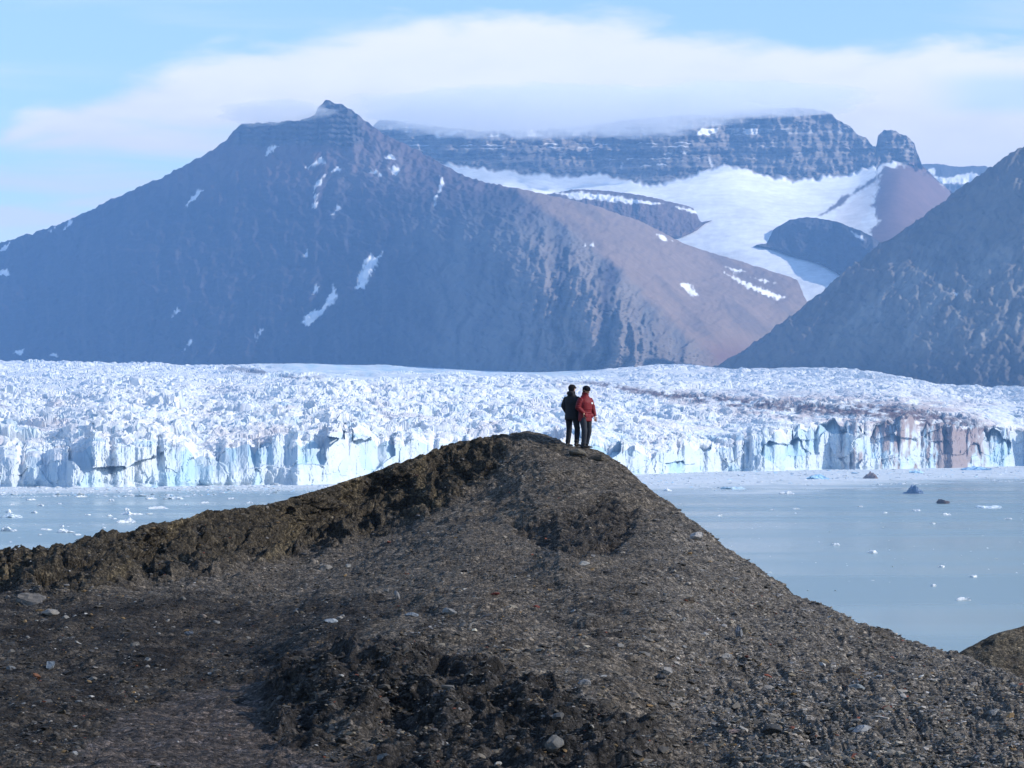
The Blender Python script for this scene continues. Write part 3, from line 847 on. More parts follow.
def stones_mesh(name, pos, size, tint, mat, variants, up_squash=0.7):
    """many small lumps as one mesh (uncountable gravel or brash)"""
    r = np.random.default_rng(3)
    n = len(pos)
    V, Fc, Cc = [], [], []
    base = 0
    which = r.integers(0, len(variants), n)
    for vi, (v, f) in enumerate(variants):
        sel = np.where(which == vi)[0]
        if len(sel) == 0:
            continue
        m = len(sel)
        a = r.uniform(0, 2 * np.pi, m)
        sc = np.stack([r.uniform(0.7, 1.3, m), r.uniform(0.7, 1.3, m), r.uniform(0.45, 0.95, m) * up_squash], -1) * size[sel][:, None]
        tx, ty = r.normal(0, 0.35, m), r.normal(0, 0.35, m)
        q = v[None] * sc[:, None, :]
        ca, sa = np.cos(a)[:, None], np.sin(a)[:, None]
        x = q[..., 0] * ca - q[..., 1] * sa; y = q[..., 0] * sa + q[..., 1] * ca; z = q[..., 2] + x * tx[:, None] * 0.6 + y * ty[:, None] * 0.6
        w = np.stack([x, y, z], -1) + pos[sel][:, None, :]
        V.append(w.reshape(-1, 3))
        Fc.append((f[None] + (np.arange(m) * len(v))[:, None, None] + base).reshape(-1, 3))
        Cc.append(np.repeat(tint[sel], len(v), axis=0))
        base += m * len(v)
    V = np.concatenate(V); Fc = np.concatenate(Fc); Cc = np.concatenate(Cc)
    return mesh_obj(name, V, Fc.ravel(), np.full(len(Fc), 3), mat, Cc, smooth=False)


def lump_obj(name, verts, faces, col, mat, loc, smooth=False):
    o = mesh_obj(name, verts, faces.ravel(), np.full(len(faces), faces.shape[1]), mat, np.broadcast_to(np.array(col), (len(verts), 3)), smooth)
    o.location = loc
    return o


# ------------------------------------------------------------------ moraine in the foreground
M_CREST = line([(-2000, 600), (-600, 585), (-200, 562), (0, 553), (50, 549), (75, 545), (100, 537), (120, 533), (150, 525), (172, 523), (200, 514), (230, 511), (262, 506), (300, 495), (330, 486), (350, 479), (362, 476), (400, 463), (425, 456), (450, 447), (480, 440), (496, 436), (512, 434), (530, 433),
                (545, 436), (560, 441), (568, 446), (590, 447.5), (606, 454), (620, 464), (640, 480), (660, 496), (680, 511), (700, 528), (725, 549), (750, 567), (775, 583), (800, 597), (850, 623), (880, 635), (900, 642), (940, 652), (957, 657), (990, 668), (1024, 682), (1200, 720), (1800, 760), (2600, 780)])
M_D = TPS([(-2000, 768, 30), (-2000, 610, 55), (-600, 768, 29.5), (-600, 600, 58), (-200, 768, 29.5), (0, 768, 29.5), (200, 768, 29.5), (400, 768, 30), (600, 768, 29.3), (800, 768, 29), (1024, 768, 29), (1300, 790, 28), (2600, 800, 27),
           (400, 718, 34.2), (400, 652, 36.8), (300, 700, 35.8), (310, 655, 38.5), (500, 735, 32.4), (500, 668, 35.6), (600, 745, 31.0), (600, 705, 32.6), (250, 690, 38.2),
           (480, 600, 48), (560, 600, 49.5), (640, 600, 50), (560, 562, 58), (545, 548, 67), (590, 545, 66), (540, 505, 75), (530, 470, 80.5), (530, 433, 85),
           (0, 700, 37), (150, 700, 37), (0, 640, 47.5), (150, 640, 47.5), (300, 640, 44), (0, 605, 57), (150, 602, 58), (300, 585, 64), (380, 560, 70), (440, 540, 71),
           (0, 593, 61), (150, 583, 65), (300, 556, 74.5), (400, 526, 78.5), (470, 498, 80),
           (0, 553, 65), (150, 525, 69), (300, 495, 77.5), (400, 463, 82), (470, 442, 84.3), (-200, 562, 62), (-200, 605, 56),
           (590, 448, 84.3), (640, 480, 81), (700, 528, 77), (800, 597, 70), (900, 642, 63), (957, 657, 59), (1024, 682, 52), (1200, 720, 44), (1800, 762, 36),
           (645, 525, 74), (628, 560, 63), (700, 600, 57), (800, 650, 50), (900, 690, 43.5), (700, 700, 37.3), (850, 720, 35.5), (1024, 720, 37), (1024, 700, 42)], log=True, smooth=0.002)


def moraine():
    X = cols(-60, 1084, 0.95, -2000, 2600, 30)
    n = 620
    t = np.linspace(0, 1, n)[:, None]
    yc = M_CREST(X)[None, :]
    yb = 800.0
    V = yb + (yc - yb) * t
    U = np.broadcast_to(X[None, :], V.shape).copy()
    D = M_D(U, V)
    P = at(U, V, D)
    # nearer ground, below the frame, running back under the photographer
    first = P[0]
    near = []
    for f in np.linspace(0.12, 0.96, 14):
        q = first.copy(); q[:, 0] *= f; q[:, 1] *= f
        q[:, 2] = first[:, 2] + (CAM_Z - 1.65 - first[:, 2]) * (1 - f) ** 2
        near.append(q)
    N = normals(P)
    if N[..., 2].mean() < 0:
        N = -N
    x, y, z = P[..., 0], P[..., 1], P[..., 2]
    # zones, each with its own tint
    lip = sline([(200, 720), (255, 700), (270, 684), (290, 662), (320, 646), (345, 641), (400, 650), (480, 662), (560, 688), (620, 710), (680, 742), (720, 770)], 8)
    wob = 5 * perlin2(U / 25, V / 12, 150)
    clods = sstep(-4, 6, V - lip(U) + wob) * sstep(262, 285, U + 2 * wob) * (1 - sstep(640, 730, U + (V - 720) * 0.5))
    clods *= 1 - sstep(60, 100, V - lip(U) + 0.15 * (U - 400) + 2 * wob) * (1 - sstep(330, 420, U))
    foot = sline([(-100, 598), (0, 592), (70, 592), (150, 582), (300, 556), (380, 533), (440, 510), (480, 482), (520, 445)], 10)
    bank = sstep(8, -6, V - foot(U) + 1.2 * wob) * (1 - sstep(480, 530, U))
    hollow = sstep(0, 10, poly_sd(U, V, [(505, 520), (540, 510), (600, 490), (640, 505), (636, 540), (600, 565), (570, 560), (530, 548)]) + wob)
    floor_ = sstep(590, 612, V + wob) * (1 - sstep(0, 40, U - np.interp(V, [560, 600, 640, 690, 740, 768], [455, 410, 330, 262, 300, 400]) + 2 * wob))
    path = sstep(0, 12, poly_sd(U, V, [(90, 740), (120, 705), (190, 690), (260, 668), (300, 640), (310, 652), (275, 690), (262, 715), (290, 745), (350, 765), (400, 820), (0, 820)]) + 1.6 * wob)
    right = sstep(0, 60, U - np.interp(V, [440, 500, 560, 620, 700, 768], [600, 640, 625, 620, 640, 700]))
    # relief
    big = fbm3(x / 1.7, y / 1.7, z / 1.0, 3)
    med = fbm3(x / 0.5, y / 0.7, z / 0.4, 3, 0.55)
    fin = fbm3(x / 0.13, y / 0.2, z / 0.12, 3, 0.6)
    bil = 1 - 2 * np.abs(fbm3(x / 0.55 + 4, y / 0.7, z / 0.4, 3, 0.5))
    ero = fbm2(x / 0.9 + 0.3 * perlin2(x, z, 5), z / 3.0, 4, 0.55, ridged=True, s=155)
    g1, g2, gr, gox, goy = worley2(x / 0.75 + 0.3 * perlin2(x, z, 6), z / 0.45 + y / 2.5, 156)
    blk = 0.30 * (gr[..., 0] - 0.5) + 0.22 * gox * (gr[..., 1] - 0.5) * 2 - 0.10 * sstep(0.14, 0.0, g2 - g1)
    crestf = 1 - sstep(0.985, 1.0, t)
    disp = big * 0.15 + med * (0.060 + 0.07 * bank + 0.08 * clods + 0.06 * hollow) + fin * (0.024 + 0.012 * clods + 0.016 * bank)
    disp = disp + bil * (0.13 * clods + 0.13 * bank + 0.10 * hollow + 0.025) + ero * 0.035 * bank
    gul = fbm2((U - 1.1 * V) / 22, (U + V) / 160, 4, 0.55, ridged=True, s=158)
    disp = disp + 0.06 * right * np.clip(gul, -0.6, 1.2)
    disp = disp * (1 - 0.30 * path) - 0.24 * hollow + bank * blk * (0.25 + 0.75 * (1 - sstep(0.90, 0.99, t)))
    disp = disp * (0.55 + 0.45 * crestf)
    P = P + N * disp[..., None]
    # soil colours, with the shade on bank, hollow and clods painted in
    c = np.empty(P.shape); c[:] = (0.088, 0.075, 0.061)
    spec = perlin2(U / 60, V / 25, 160)
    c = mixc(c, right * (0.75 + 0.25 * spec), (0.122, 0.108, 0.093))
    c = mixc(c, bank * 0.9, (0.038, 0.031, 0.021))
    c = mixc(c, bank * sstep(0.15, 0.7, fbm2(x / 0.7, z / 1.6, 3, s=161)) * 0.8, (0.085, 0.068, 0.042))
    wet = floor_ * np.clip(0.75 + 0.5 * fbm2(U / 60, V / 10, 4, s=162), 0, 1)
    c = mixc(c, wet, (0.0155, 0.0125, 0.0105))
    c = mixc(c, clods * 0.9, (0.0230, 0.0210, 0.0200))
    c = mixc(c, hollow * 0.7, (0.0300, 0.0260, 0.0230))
    c = mixc(c, path * 0.95, (0.060, 0.049, 0.043))
    c = mixc(c, path * sstep(0.2, 0.7, fbm2(U / 70, V / 5, 4, s=163)) * 0.6, (0.0725, 0.0650, 0.0675))
    streak = sstep(0.3, 0.6, fbm2(U / 80, V / 6, 4, s=164)) * sstep(575, 600, V) * (1 - sstep(650, 690, V)) * (1 - right) * 0.6
    c = mixc(c, streak, (0.0150, 0.0135, 0.0130))
    sel = (U > -60) & (U < 1084)
    data = dict(U=U, V=V, P=P, N=N, clods=clods, bank=bank, hollow=hollow, floor=floor_, path=path, right=right)
    # the far side falls to the shore
    back = []
    last = P[-1]
    for f in (0.25, 0.7, 1.5, 3.0, 6, 12, 22, 40, 60):
        q = last.copy(); q[:, 1] += f; q[:, 0] *= 1 + f / np.maximum(last[:, 1], 1) * 0.6
        q[:, 2] = np.maximum(last[:, 2] - 0.10 * f - 0.62 * np.clip(f - 0.5, 0, None), -1.5)
        back.append(q)
    full = np.concatenate([np.array(near), P, np.array(back)])
    cc = np.concatenate([np.repeat(c[:1], len(near), 0), c, np.repeat(c[-1:], len(back), 0)])
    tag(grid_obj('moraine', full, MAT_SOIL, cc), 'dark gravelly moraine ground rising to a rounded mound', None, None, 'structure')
    return data


MO = moraine()


def moraine_behind():
    X = np.r_[np.arange(900, 1090, 0.9), np.arange(1090, 2000, 20)]
    crest = line([(900, 700), (930, 672), (950, 660), (957, 655), (966, 649), (980, 641), (995, 634), (1010, 629), (1024, 625), (1060, 612), (1200, 600), (2000, 620)])
    n = 130
    U, V, T = crest_rows(X, crest, line([(900, 760), (2000, 760)]), n)
    D = 72 + 10 * T + (U - 957) * 0.02
    P = at(U, V, D)
    N = normals(P)
    if N[..., 2].mean() < 0:
        N = -N
    x, y, z = P[..., 0], P[..., 1], P[..., 2]
    d = fbm3(x / 1.3, y / 1.5, z / 0.8, 4, 0.55) * 0.16 + fbm3(x / 0.2, y / 0.3, z / 0.2, 3) * 0.03
    P = P + N * (d * (0.3 + 0.7 * (1 - sstep(0.97, 1, T))))[..., None]
    c = np.empty(P.shape); c[:] = (0.085, 0.072, 0.052)
    c = mixc(c, sstep(0, 0.6, fbm2(x / 0.9, z / 0.7, 4, s=170)) * 0.7, (0.055, 0.045, 0.034))
    P, c = add_back(P, c, 60, 1.0, 8)
    tag(grid_obj('moraine', P, MAT_SOIL, c), 'small dark moraine hump behind the foot of the slope at the right edge', None, None, 'structure')


moraine_behind()


def on_ground(px, py):
    """world point and surface normal of the moraine seen at a pixel"""
    U, V = to_px(MO['P'])
    d = (U - px) ** 2 + (V - py) ** 2
    i = np.unravel_index(np.argmin(d), d.shape)
    return MO['P'][i].copy(), MO['N'][i]


def scatter(n, seed, weight):
    r = np.random.default_rng(seed)
    w = weight.ravel().astype(float)
    w = w / w.sum()
    return r.choice(len(w), n, p=w), r


def gravel():
    U, V = MO['U'], MO['V']
    inside = (U > -60) & (U < 1084)
    dens = 0.45 + 0.9 * MO['right'] + 0.55 * sstep(550, 590, V) * (1 - MO['floor']) + 0.35 * MO['floor'] * (1 - MO['path']) - 0.12 * MO['bank'] + 0.4 * MO['clods'] * (V > 660)
    pat = 0.22 + 1.7 * np.clip(fbm2((U - 0.8 * V) / 34, V / 15, 4, 0.6, s=180) + 0.25, 0, 2)
    wgt = np.clip(dens, 0.04, None) * pat * inside * (1 - 0.85 * MO['path'])
    idx, r = scatter(130000, 5, wgt)
    pos = MO['P'].reshape(-1, 3)[idx] + r.normal(0, 0.01, (len(idx), 3)) * [1, 1, 0]
    Dd = pos[:, 1]
    size = 0.0105 * np.exp(r.normal(0, 0.64, len(idx))) * (0.65 + Dd / 70)
    size = np.clip(size, 0.005, 0.085)
    pos[:, 2] += size * 0.15
    g = np.exp(r.normal(-2.58, 0.58, len(idx)))
    warm = r.normal(0, 0.06, len(idx))
    tint = np.stack([g * (1.10 + warm), g * (1.0 + warm * 0.3), g * (0.87 - warm)], -1)
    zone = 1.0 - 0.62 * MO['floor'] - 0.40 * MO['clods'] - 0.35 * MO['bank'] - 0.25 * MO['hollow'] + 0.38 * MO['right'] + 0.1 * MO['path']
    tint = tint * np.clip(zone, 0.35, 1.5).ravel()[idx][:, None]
    red = r.random(len(idx)) < 0.010
    tint[red] = [0.16, 0.05, 0.03]
    ol = r.random(len(idx)) < 0.03
    tint[ol] = [0.17, 0.11, 0.05]
    pale = r.random(len(idx)) < (0.014 + 0.040 * MO['floor'] * (1 - MO['path']) * np.clip(pat - 0.4, 0, 1.6)).ravel()[idx]
    tint[pale] = np.array([0.30, 0.295, 0.285]) * r.uniform(0.7, 1.2, (pale.sum(), 1))
    var = [lump(1, s, (1, 1, 1), 0.6, 0.8, 4) for s in range(10, 16)]
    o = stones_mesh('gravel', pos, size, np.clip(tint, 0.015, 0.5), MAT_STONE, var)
    tag(o, 'small grey and brown gravel strewn over the moraine', None, None, 'stuff')


gravel()


def stone(px, py, w, h, col, seed, label, group=None, depth=None, sub=3, name='stone', facets=11):
    """a stone w by h pixels large at the place seen at px, py"""
    p, n = on_ground(px, py + h * 0.5)
    m = p[1] / F
    v, f = lump(sub, seed, (w * m * 0.58, (depth or (w + h) / 2) * m * 0.55, h * m * 0.62), 0.35, 1.0, facets)
    o = lump_obj(name, v, f, tuple(q * 0.8 for q in col), MAT_STONE, (p[0], p[1], p[2] + h * m * 0.25))
    o.rotation_euler = (0, 0, (seed * 0.37) % 0.9 - 0.45)
    return tag(o, label, 'stone', group)


GREY, PALE, DARK, BLUE = (0.17, 0.16, 0.155), (0.36, 0.345, 0.32), (0.045, 0.04, 0.038), (0.20, 0.23, 0.26)
NAMED_STONES = [
    (698, 533, 15, 13, (0.36, 0.345, 0.34), 'dark grey boulder with one pale side, high on the right slope near its skyline'),
    (689, 598, 14, 12, (0.06, 0.048, 0.036), 'dark brown lump of soil on the right slope below the pale-sided boulder'),
    (139, 634, 24, 8, (0.30, 0.27, 0.235), 'wide flat buff stone alone on the dark ground at left'),
    (330, 620, 15, 5, (0.30, 0.33, 0.36), 'thin flat pale bluish stone at the edge of the dark ground'),
    (397, 593, 7, 12, (0.20, 0.20, 0.205), 'narrow grey stone standing upright near the middle of the ground'),
    (450, 610, 14, 9, (0.22, 0.22, 0.22), 'squarish light grey stone in the middle gravel'),
    (412, 612, 12, 6, (0.17, 0.20, 0.24), 'low blue-grey stone left of the squarish light grey one'),
    (857, 685, 16, 8, (0.21, 0.235, 0.245), 'flat blue-grey slab tilted on the lower right slope'),
    (844, 670, 14, 10, (0.05, 0.043, 0.038), 'dark stone beside a blue-grey slab on the lower right slope'),
    (862, 728, 20, 9, (0.30, 0.31, 0.325), 'large rounded pale grey stone low at the right'),
    (769, 727, 24, 10, (0.05, 0.052, 0.055), 'dark flat boulder low at the right, left of the large pale one'),
    (666, 670, 12, 8, (0.27, 0.26, 0.25), 'pale oblong stone above the end of the dark clods'),
    (703, 633, 11, 5, (0.31, 0.30, 0.285), 'small bright stone halfway down the right slope'),
    (726, 655, 10, 7, (0.29, 0.28, 0.265), 'small bright round stone below another bright one on the right slope'),
    (554, 741, 21, 15, (0.14, 0.137, 0.132), 'grey block half sunk in the dark clods at the bottom middle'),
    (386, 757, 22, 13, (0.15, 0.15, 0.15), 'grey wedge-shaped block at the bottom edge in the dark clods'),
    (497, 763, 9, 6, (0.36, 0.35, 0.33), 'small pale round stone on the bottom edge under the clods'),
    (30, 597, 34, 12, (0.17, 0.155, 0.14), 'broad buff boulder at the foot of the left bank'),
    (51, 610, 18, 9, (0.23, 0.215, 0.195), 'pale boulder just below the broad buff one at left'),
    (50, 664, 12, 10, (0.22, 0.25, 0.28), 'pale blue-grey stone on the dark gravel at the left edge'),
    (36, 675, 11, 8, (0.20, 0.085, 0.04), 'rusty orange stone on the dark gravel at the left edge'),
    (75, 753, 11, 6, (0.29, 0.295, 0.30), 'pale flat stone at the bottom left by the muddy track'),
    (11, 668, 13, 8, (0.16, 0.17, 0.18), 'grey stone closest to the left edge of the dark gravel'),
    (495, 594, 11, 3, (0.13, 0.030, 0.022), 'thin dark red stone in the middle gravel'),
    (537, 606, 8, 4, (0.16, 0.042, 0.03), 'small red stone right of the thin dark red one'),
    (582, 563, 14, 6, (0.33, 0.32, 0.30), 'bright flat stone at the lower rim of the dark hollow'),
    (609, 571, 12, 5, (0.045, 0.04, 0.038), 'dark flat stone at the lower right rim of the hollow'),
    (661, 675, 10, 7, (0.10, 0.10, 0.105), 'dark grey stone touching the pale oblong one'),
    (620, 645, 9, 6, (0.21, 0.205, 0.20), 'light grey cube-like stone in the middle of the lower slope'),
    (585, 682, 14, 7, (0.25, 0.25, 0.255), 'pale stone lying on the lip above the dark clods'),
    (736, 730, 14, 6, (0.26, 0.19, 0.165), 'pinkish flat stone low on the right, left of the dark flat boulder'),
    (325, 566, 14, 8, (0.20, 0.19, 0.18), 'buff block at the foot of the left bank near the mound'),
    (349, 565, 6, 5, (0.34, 0.33, 0.31), 'small bright stone right of the buff block under the bank'),
    (128, 556, 7, 7, (0.16, 0.14, 0.11), 'brownish stone caught in the face of the left bank'),
    (203, 616, 9, 6, (0.27, 0.22, 0.185), 'small tan stone above the dark gravel left of centre'),
    (266, 623, 12, 6, (0.13, 0.15, 0.18), 'blue-grey stone on the dark ground left of the thin pale one'),
    (189, 632, 9, 6, (0.15, 0.17, 0.20), 'blue-grey stone right of the wide flat buff one'),
    (148, 658, 8, 6, (0.27, 0.265, 0.26), 'bright stone below the wide flat buff one'),
    (994, 711, 14, 7, (0.25, 0.25, 0.245), 'light grey stone near the right edge under the small hump'),
    (975, 683, 9, 6, (0.30, 0.27, 0.24), 'pale tan stone on the slope left of the small hump'),
    (823, 660, 10, 6, (0.21, 0.15, 0.075), 'ochre stone on the lower right slope'),
    (577, 450, 20, 8, (0.13, 0.115, 0.09), 'buff rock right under the feet of the two people'),
    (600, 456, 22, 9, (0.075, 0.062, 0.045), 'broad dark brown rock on the crest right of the red jacket'),
    (556, 445, 20, 8, (0.075, 0.064, 0.05), 'dark rounded rock on the crest left of the people'),
    (740, 629, 8, 14, (0.17, 0.18, 0.20), 'narrow steel-grey slab lying down the right slope'),
]
for i, (px, py, w, h, col, lab) in enumerate(NAMED_STONES):
    stone(px, py, w, h, col, 200 + i, lab)


LANDMARKS = [(698, 533, 'the boulder with one pale side'), (689, 598, 'the brown lump of soil'), (139, 634, 'the wide flat buff stone'), (330, 620, 'the thin pale bluish stone'), (397, 593, 'the upright narrow grey stone'),
             (450, 610, 'the squarish light grey stone'), (857, 685, 'the flat blue-grey slab'), (862, 728, 'the large rounded pale stone'), (769, 727, 'the dark flat boulder'), (666, 670, 'the pale oblong stone'), (703, 633, 'the small bright slope stone'),
             (554, 741, 'the grey block in clods'), (386, 757, 'the wedge-shaped bottom block'), (30, 597, 'the broad buff boulder'), (50, 664, 'the pale blue-grey stone'), (36, 675, 'the rusty orange stone'), (75, 753, 'the pale bottom-left stone'),
             (495, 594, 'the thin dark red stone'), (582, 563, 'the bright hollow-rim stone'), (585, 682, 'the pale lip stone'), (736, 730, 'the pinkish flat stone'), (325, 566, 'the buff block'), (203, 616, 'the small tan stone'), (994, 711, 'the light grey right-edge stone'),
             (975, 683, 'the pale tan slope stone'), (823, 660, 'the ochre stone'), (740, 629, 'the narrow steel-grey slab'), (266, 623, 'the blue-grey dark-ground stone')]
FLOE_MARKS = [(125, 522, 'the fin-peaked floe'), (66, 532, 'the floe with raised end'), (7, 531, 'the floe at left edge'), (16, 517, 'the long white floe'), (131, 514, 'the flat white floe'), (157, 508, 'the long thin floe'), (173, 499, 'the thin pale slush floe')]
USED = set()


def neighbour_label(px, py, what, marks, fallback):
    order = sorted(marks, key=lambda q: (q[0] - px) ** 2 + (1.6 * (q[1] - py)) ** 2)
    for mx, my, ref in order[:7]:
        dx, dy = px - mx, (py - my) * 1.6
        d = math.hypot(dx, dy)
        a = math.degrees(math.atan2(-dy, dx)) % 360
        way = ['right of', 'above right of', 'straight above', 'above left of', 'left of', 'below left of', 'straight below', 'below right of'][int((a + 22.5) // 45) % 8]
        how = 'close' if d < 28 else ('a little way' if d < 60 else ('some way' if d < 110 else 'far'))
        lab = what + ' ' + how + ' ' + way + ' ' + ref
        if lab not in USED and len(lab.split()) <= 16:
            USED.add(lab)
            return lab
    return fallback


def more_stones():
    U, V = MO['U'], MO['V']
    inside = (U > 4) & (U < 1020) & (V < 764) & (np.linspace(0, 1, U.shape[0])[:, None] < 0.96)
    zones = [
        ('small grey stone lying among the gravel of the right slope', 'stones on the right slope', MO['right'] * (V < 690), 92, (3, 8), (0.15, 0.21)),
        ('grey stone scattered over the gravel at the bottom right', 'stones at the bottom right', (V > 690) * (U > 560) * (1 - MO['clods']), 46, (4, 11), (0.14, 0.26)),
        ('small pale stone lying on the dark ground at left', 'stones on the dark ground', MO['floor'] * (1 - MO['path']) * (V < 740), 62, (4, 10), (0.10, 0.24)),
        ('small grey stone lying on the middle gravel between bank and slope', 'stones on the middle gravel', (V > 575) * (V < 680) * (1 - MO['floor']) * (1 - MO['right']) * (1 - MO['clods']), 34, (3, 8), (0.12, 0.22)),
        ('dark lump of stone among the clods at the bottom middle', 'stones among the dark clods', MO['clods'] * (V > 660), 22, (6, 16), (0.045, 0.10)),
    ]
    k = 0
    for lab, grp, wgt, n, (s0, s1), (g0, g1) in zones:
        idx, r = scatter(n, 900 + k, np.clip(wgt, 0, None) * inside + 1e-12)
        protos, MAT_COLS = [], []
        for q in range(5):
            v, f = lump(2, 700 + 10 * k + q, (0.58, 0.58, 0.6), 0.4, 1.0, 10)
            g = r.uniform(g0, g1) * 0.8; wv = r.normal(0, 0.05)
            o = lump_obj('stone', v, f, (g * (1.04 + wv), g, g * (0.95 - wv)), MAT_STONE, (0, 0, 0))
            protos.append(o)
            MAT_COLS.append((g * (1.04 + wv), g, g * (0.95 - wv)))
        for j, ii in enumerate(idx):
            p = MO['P'].reshape(-1, 3)[ii]
            m = p[1] / F
            w = s0 + (s1 - s0) * r.random() ** 2.2
            h = w * r.uniform(0.4, 0.8)
            if j < 5:
                o = protos[j]
            else:
                o = protos[j % 5].copy()
                COL.objects.link(o)
            o.scale = (w * m, w * m * r.uniform(0.7, 1.1), h * m)
            o.rotation_euler = (r.normal(0, 0.15), r.normal(0, 0.15), r.uniform(0, 6.28))
            o.location = (p[0], p[1], p[2] + h * m * 0.10)
            g = sum(MAT_COLS[j % 5]) / 3
            what = ('tiny' if w < s0 + 0.12 * (s1 - s0) else 'small' if w < s0 + 0.5 * (s1 - s0) else 'larger') + (' dark' if g < 0.09 else ' grey' if g < 0.15 else ' pale') + (' flat' if h < 0.55 * w else ' blocky' if h > 0.68 * w else '') + ' stone'
            qx, qy = to_px(p)
            tag(o, neighbour_label(float(qx), float(qy), what, LANDMARKS, lab), 'stone', grp)
        k += 1


more_stones()

# ------------------------------------------------------------------ ice on the water
def on_water(px, py):
    D = CAM_Z * F / (py - HORIZON)
    return (px - 512) / F * D, D


def floe(px, py, w, h, col, seed, label, group=None, peak=None, name='ice_floe', cat='ice floe', deep=1.0):
    """a floating piece w by h pixels, its waterline at py; peak lifts a horn at that fraction of its width"""
    x, y = on_water(px, py)
    m = y / F
    v, f = lump(4, seed, (1, 1, 1), 0.5, 1.0, 5)
    ang = np.arctan2(v[:, 1], v[:, 0])
    r_ = 1 + 0.22 * np.sin(ang * 3 + seed) + 0.12 * np.sin(ang * 7 + seed * 2)
    v[:, 0] *= r_; v[:, 1] *= r_
    top = v[:, 2] > 0
    n = perlin2(v[:, 0] * 2.6 + seed, v[:, 1] * 2.6, 3)
    v[:, 2] = np.where(top, np.clip(v[:, 2], 0, 0.55) / 0.55 * (0.60 + 0.55 * n), v[:, 2] * 0.5)
    if peak is not None:
        u = (v[:, 0] + 1) / 2
        v[:, 2] = np.where(top, v[:, 2] * (0.55 + 0.65 * np.exp(-((u - peak) / 0.24) ** 2)), v[:, 2])
    v = v * np.array([w * m * 0.5, max(w * m * 0.4, 1.2) * deep, h * m])
    o = lump_obj(name, v, f, col, MAT_FLOE, (x, y, 0.0))
    return tag(o, label, cat, group)


WHITE, BLUEI = (0.80, 0.82, 0.84), (0.42, 0.62, 0.80)
BERGS = [
    (869, 478.5, 17, 6, (0.26, 0.18, 0.15), 0.62, 'brown dirt-covered ice lump in the slush under the ice cliff'),
    (914, 493.5, 18, 8, (0.13, 0.20, 0.33), 0.5, 'dark blue iceberg with one pointed peak on open water at right'),
    (943, 503.5, 14, 4.5, (0.10, 0.065, 0.055), 0.35, 'low dark brown lump floating right of the pointed blue iceberg'),
    (992, 508, 28, 2.6, (0.72, 0.80, 0.85), None, 'long flat white floe near the right edge'),
    (818, 479, 26, 5, (0.40, 0.62, 0.80), 0.55, 'pale blue iceberg in the slush left of the brown lump'),
    (786, 494, 14, 3.2, WHITE, 0.6, 'small white floe at the near edge of the slush'),
    (978, 470, 30, 5, (0.36, 0.56, 0.76), 0.3, 'blue iceberg hard against the ice cliff at right'),
    (917, 473, 14, 3, (0.45, 0.66, 0.82), None, 'small flat blue iceberg under the brown-stained cliff'),
    (667, 491, 8, 3, WHITE, 0.5, 'white lump beside the mound slope at the slush edge'),
    (732, 489, 20, 2.5, (0.55, 0.70, 0.80), None, 'thin pale blue floe in the slush beyond the slope'),
    (125, 522.5, 18, 5, WHITE, 0.78, 'white floe with a fin-like peak on the left water'),
    (66, 532.5, 18, 3.8, WHITE, 0.3, 'white floe with a raised left end, nearest the left bank'),
    (7, 531, 21, 4.5, WHITE, 0.5, 'white floe cut by the left edge'),
    (16, 517.5, 24, 4, (0.70, 0.78, 0.84), 0.25, 'long white floe above the one at the left edge'),
    (9, 512.5, 8, 3.2, WHITE, 0.5, 'small humped floe just behind the long one at left'),
    (131, 514.5, 18, 3.2, WHITE, 0.3, 'flat white floe behind the fin-peaked one'),
    (127, 510, 6, 2.5, WHITE, 0.5, 'tiny white lump behind the flat floe'),
    (157, 508.5, 20, 2.6, WHITE, None, 'long thin white floe left of the rising bank'),
    (173, 499, 20, 2.6, (0.72, 0.77, 0.80), None, 'thin pale floe in the far slush above the bank'),
    (62, 526.5, 5, 2, WHITE, None, 'tiny floe behind the raised-end floe'),
    (47, 530, 11, 1.8, WHITE, None, 'thin floe left of the raised-end floe'),
    (77, 535, 7, 1.6, WHITE, None, 'small thin floe right of the raised-end floe'),
]
for i, (px, py, w, h, col, pk, lab) in enumerate(BERGS):
    berg = 'iceberg' in lab or 'lump' in lab
    floe(px, py, w, h, col, 400 + i, lab, None, pk, 'iceberg' if berg else 'ice_floe', 'iceberg' if berg else 'ice floe')
RIGHT_FLOES = [(834, 545, 11, 2.2), (871, 553, 13, 3.0), (941, 567, 6, 2.2), (973, 577, 6, 2.2), (933, 586, 6, 2.6), (962, 600, 14, 3.2), (947, 515, 8, 2.2), (916, 511, 8, 1.8), (933, 524, 5, 1.6),
               (884, 513, 5, 1.4), (795, 509, 9, 1.4), (720, 516, 6, 1.8), (772, 510, 5, 1.2), (860, 507, 5, 1.2), (1008, 519, 8, 1.4)]
RIGHT_LABELS = ['small white floe alone on the calm water, first floe right of the slope', 'brighter white floe just right and below the first one on calm water', 'tiny white floe between the calm-water pair and the right edge', 'tiny white floe nearest the right edge on the calm water',
                'small white lump directly above the nearest floe on the calm water', 'flat white floe nearest the foot of the moraine on the right water', 'small white floe just below the low dark brown lump', 'small white floe left of the low dark brown lump', 'tiny white floe on the pale water lane below the dark brown lump',
                'tiny white floe below the pointed dark blue iceberg', 'thin white floe out in the darker water lane right of the slope', 'small white floe close beside the mound skyline at right', 'tiny white floe left of the thin one in the darker water lane', 'tiny white floe in the darker lane below the brown ice lump', 'small white floe by the right edge below the long flat one']
for i, (px, py, w, h) in enumerate(RIGHT_FLOES):
    floe(px, py, w, h, WHITE, 450 + i, RIGHT_LABELS[i], 'small floes on the right water', None)
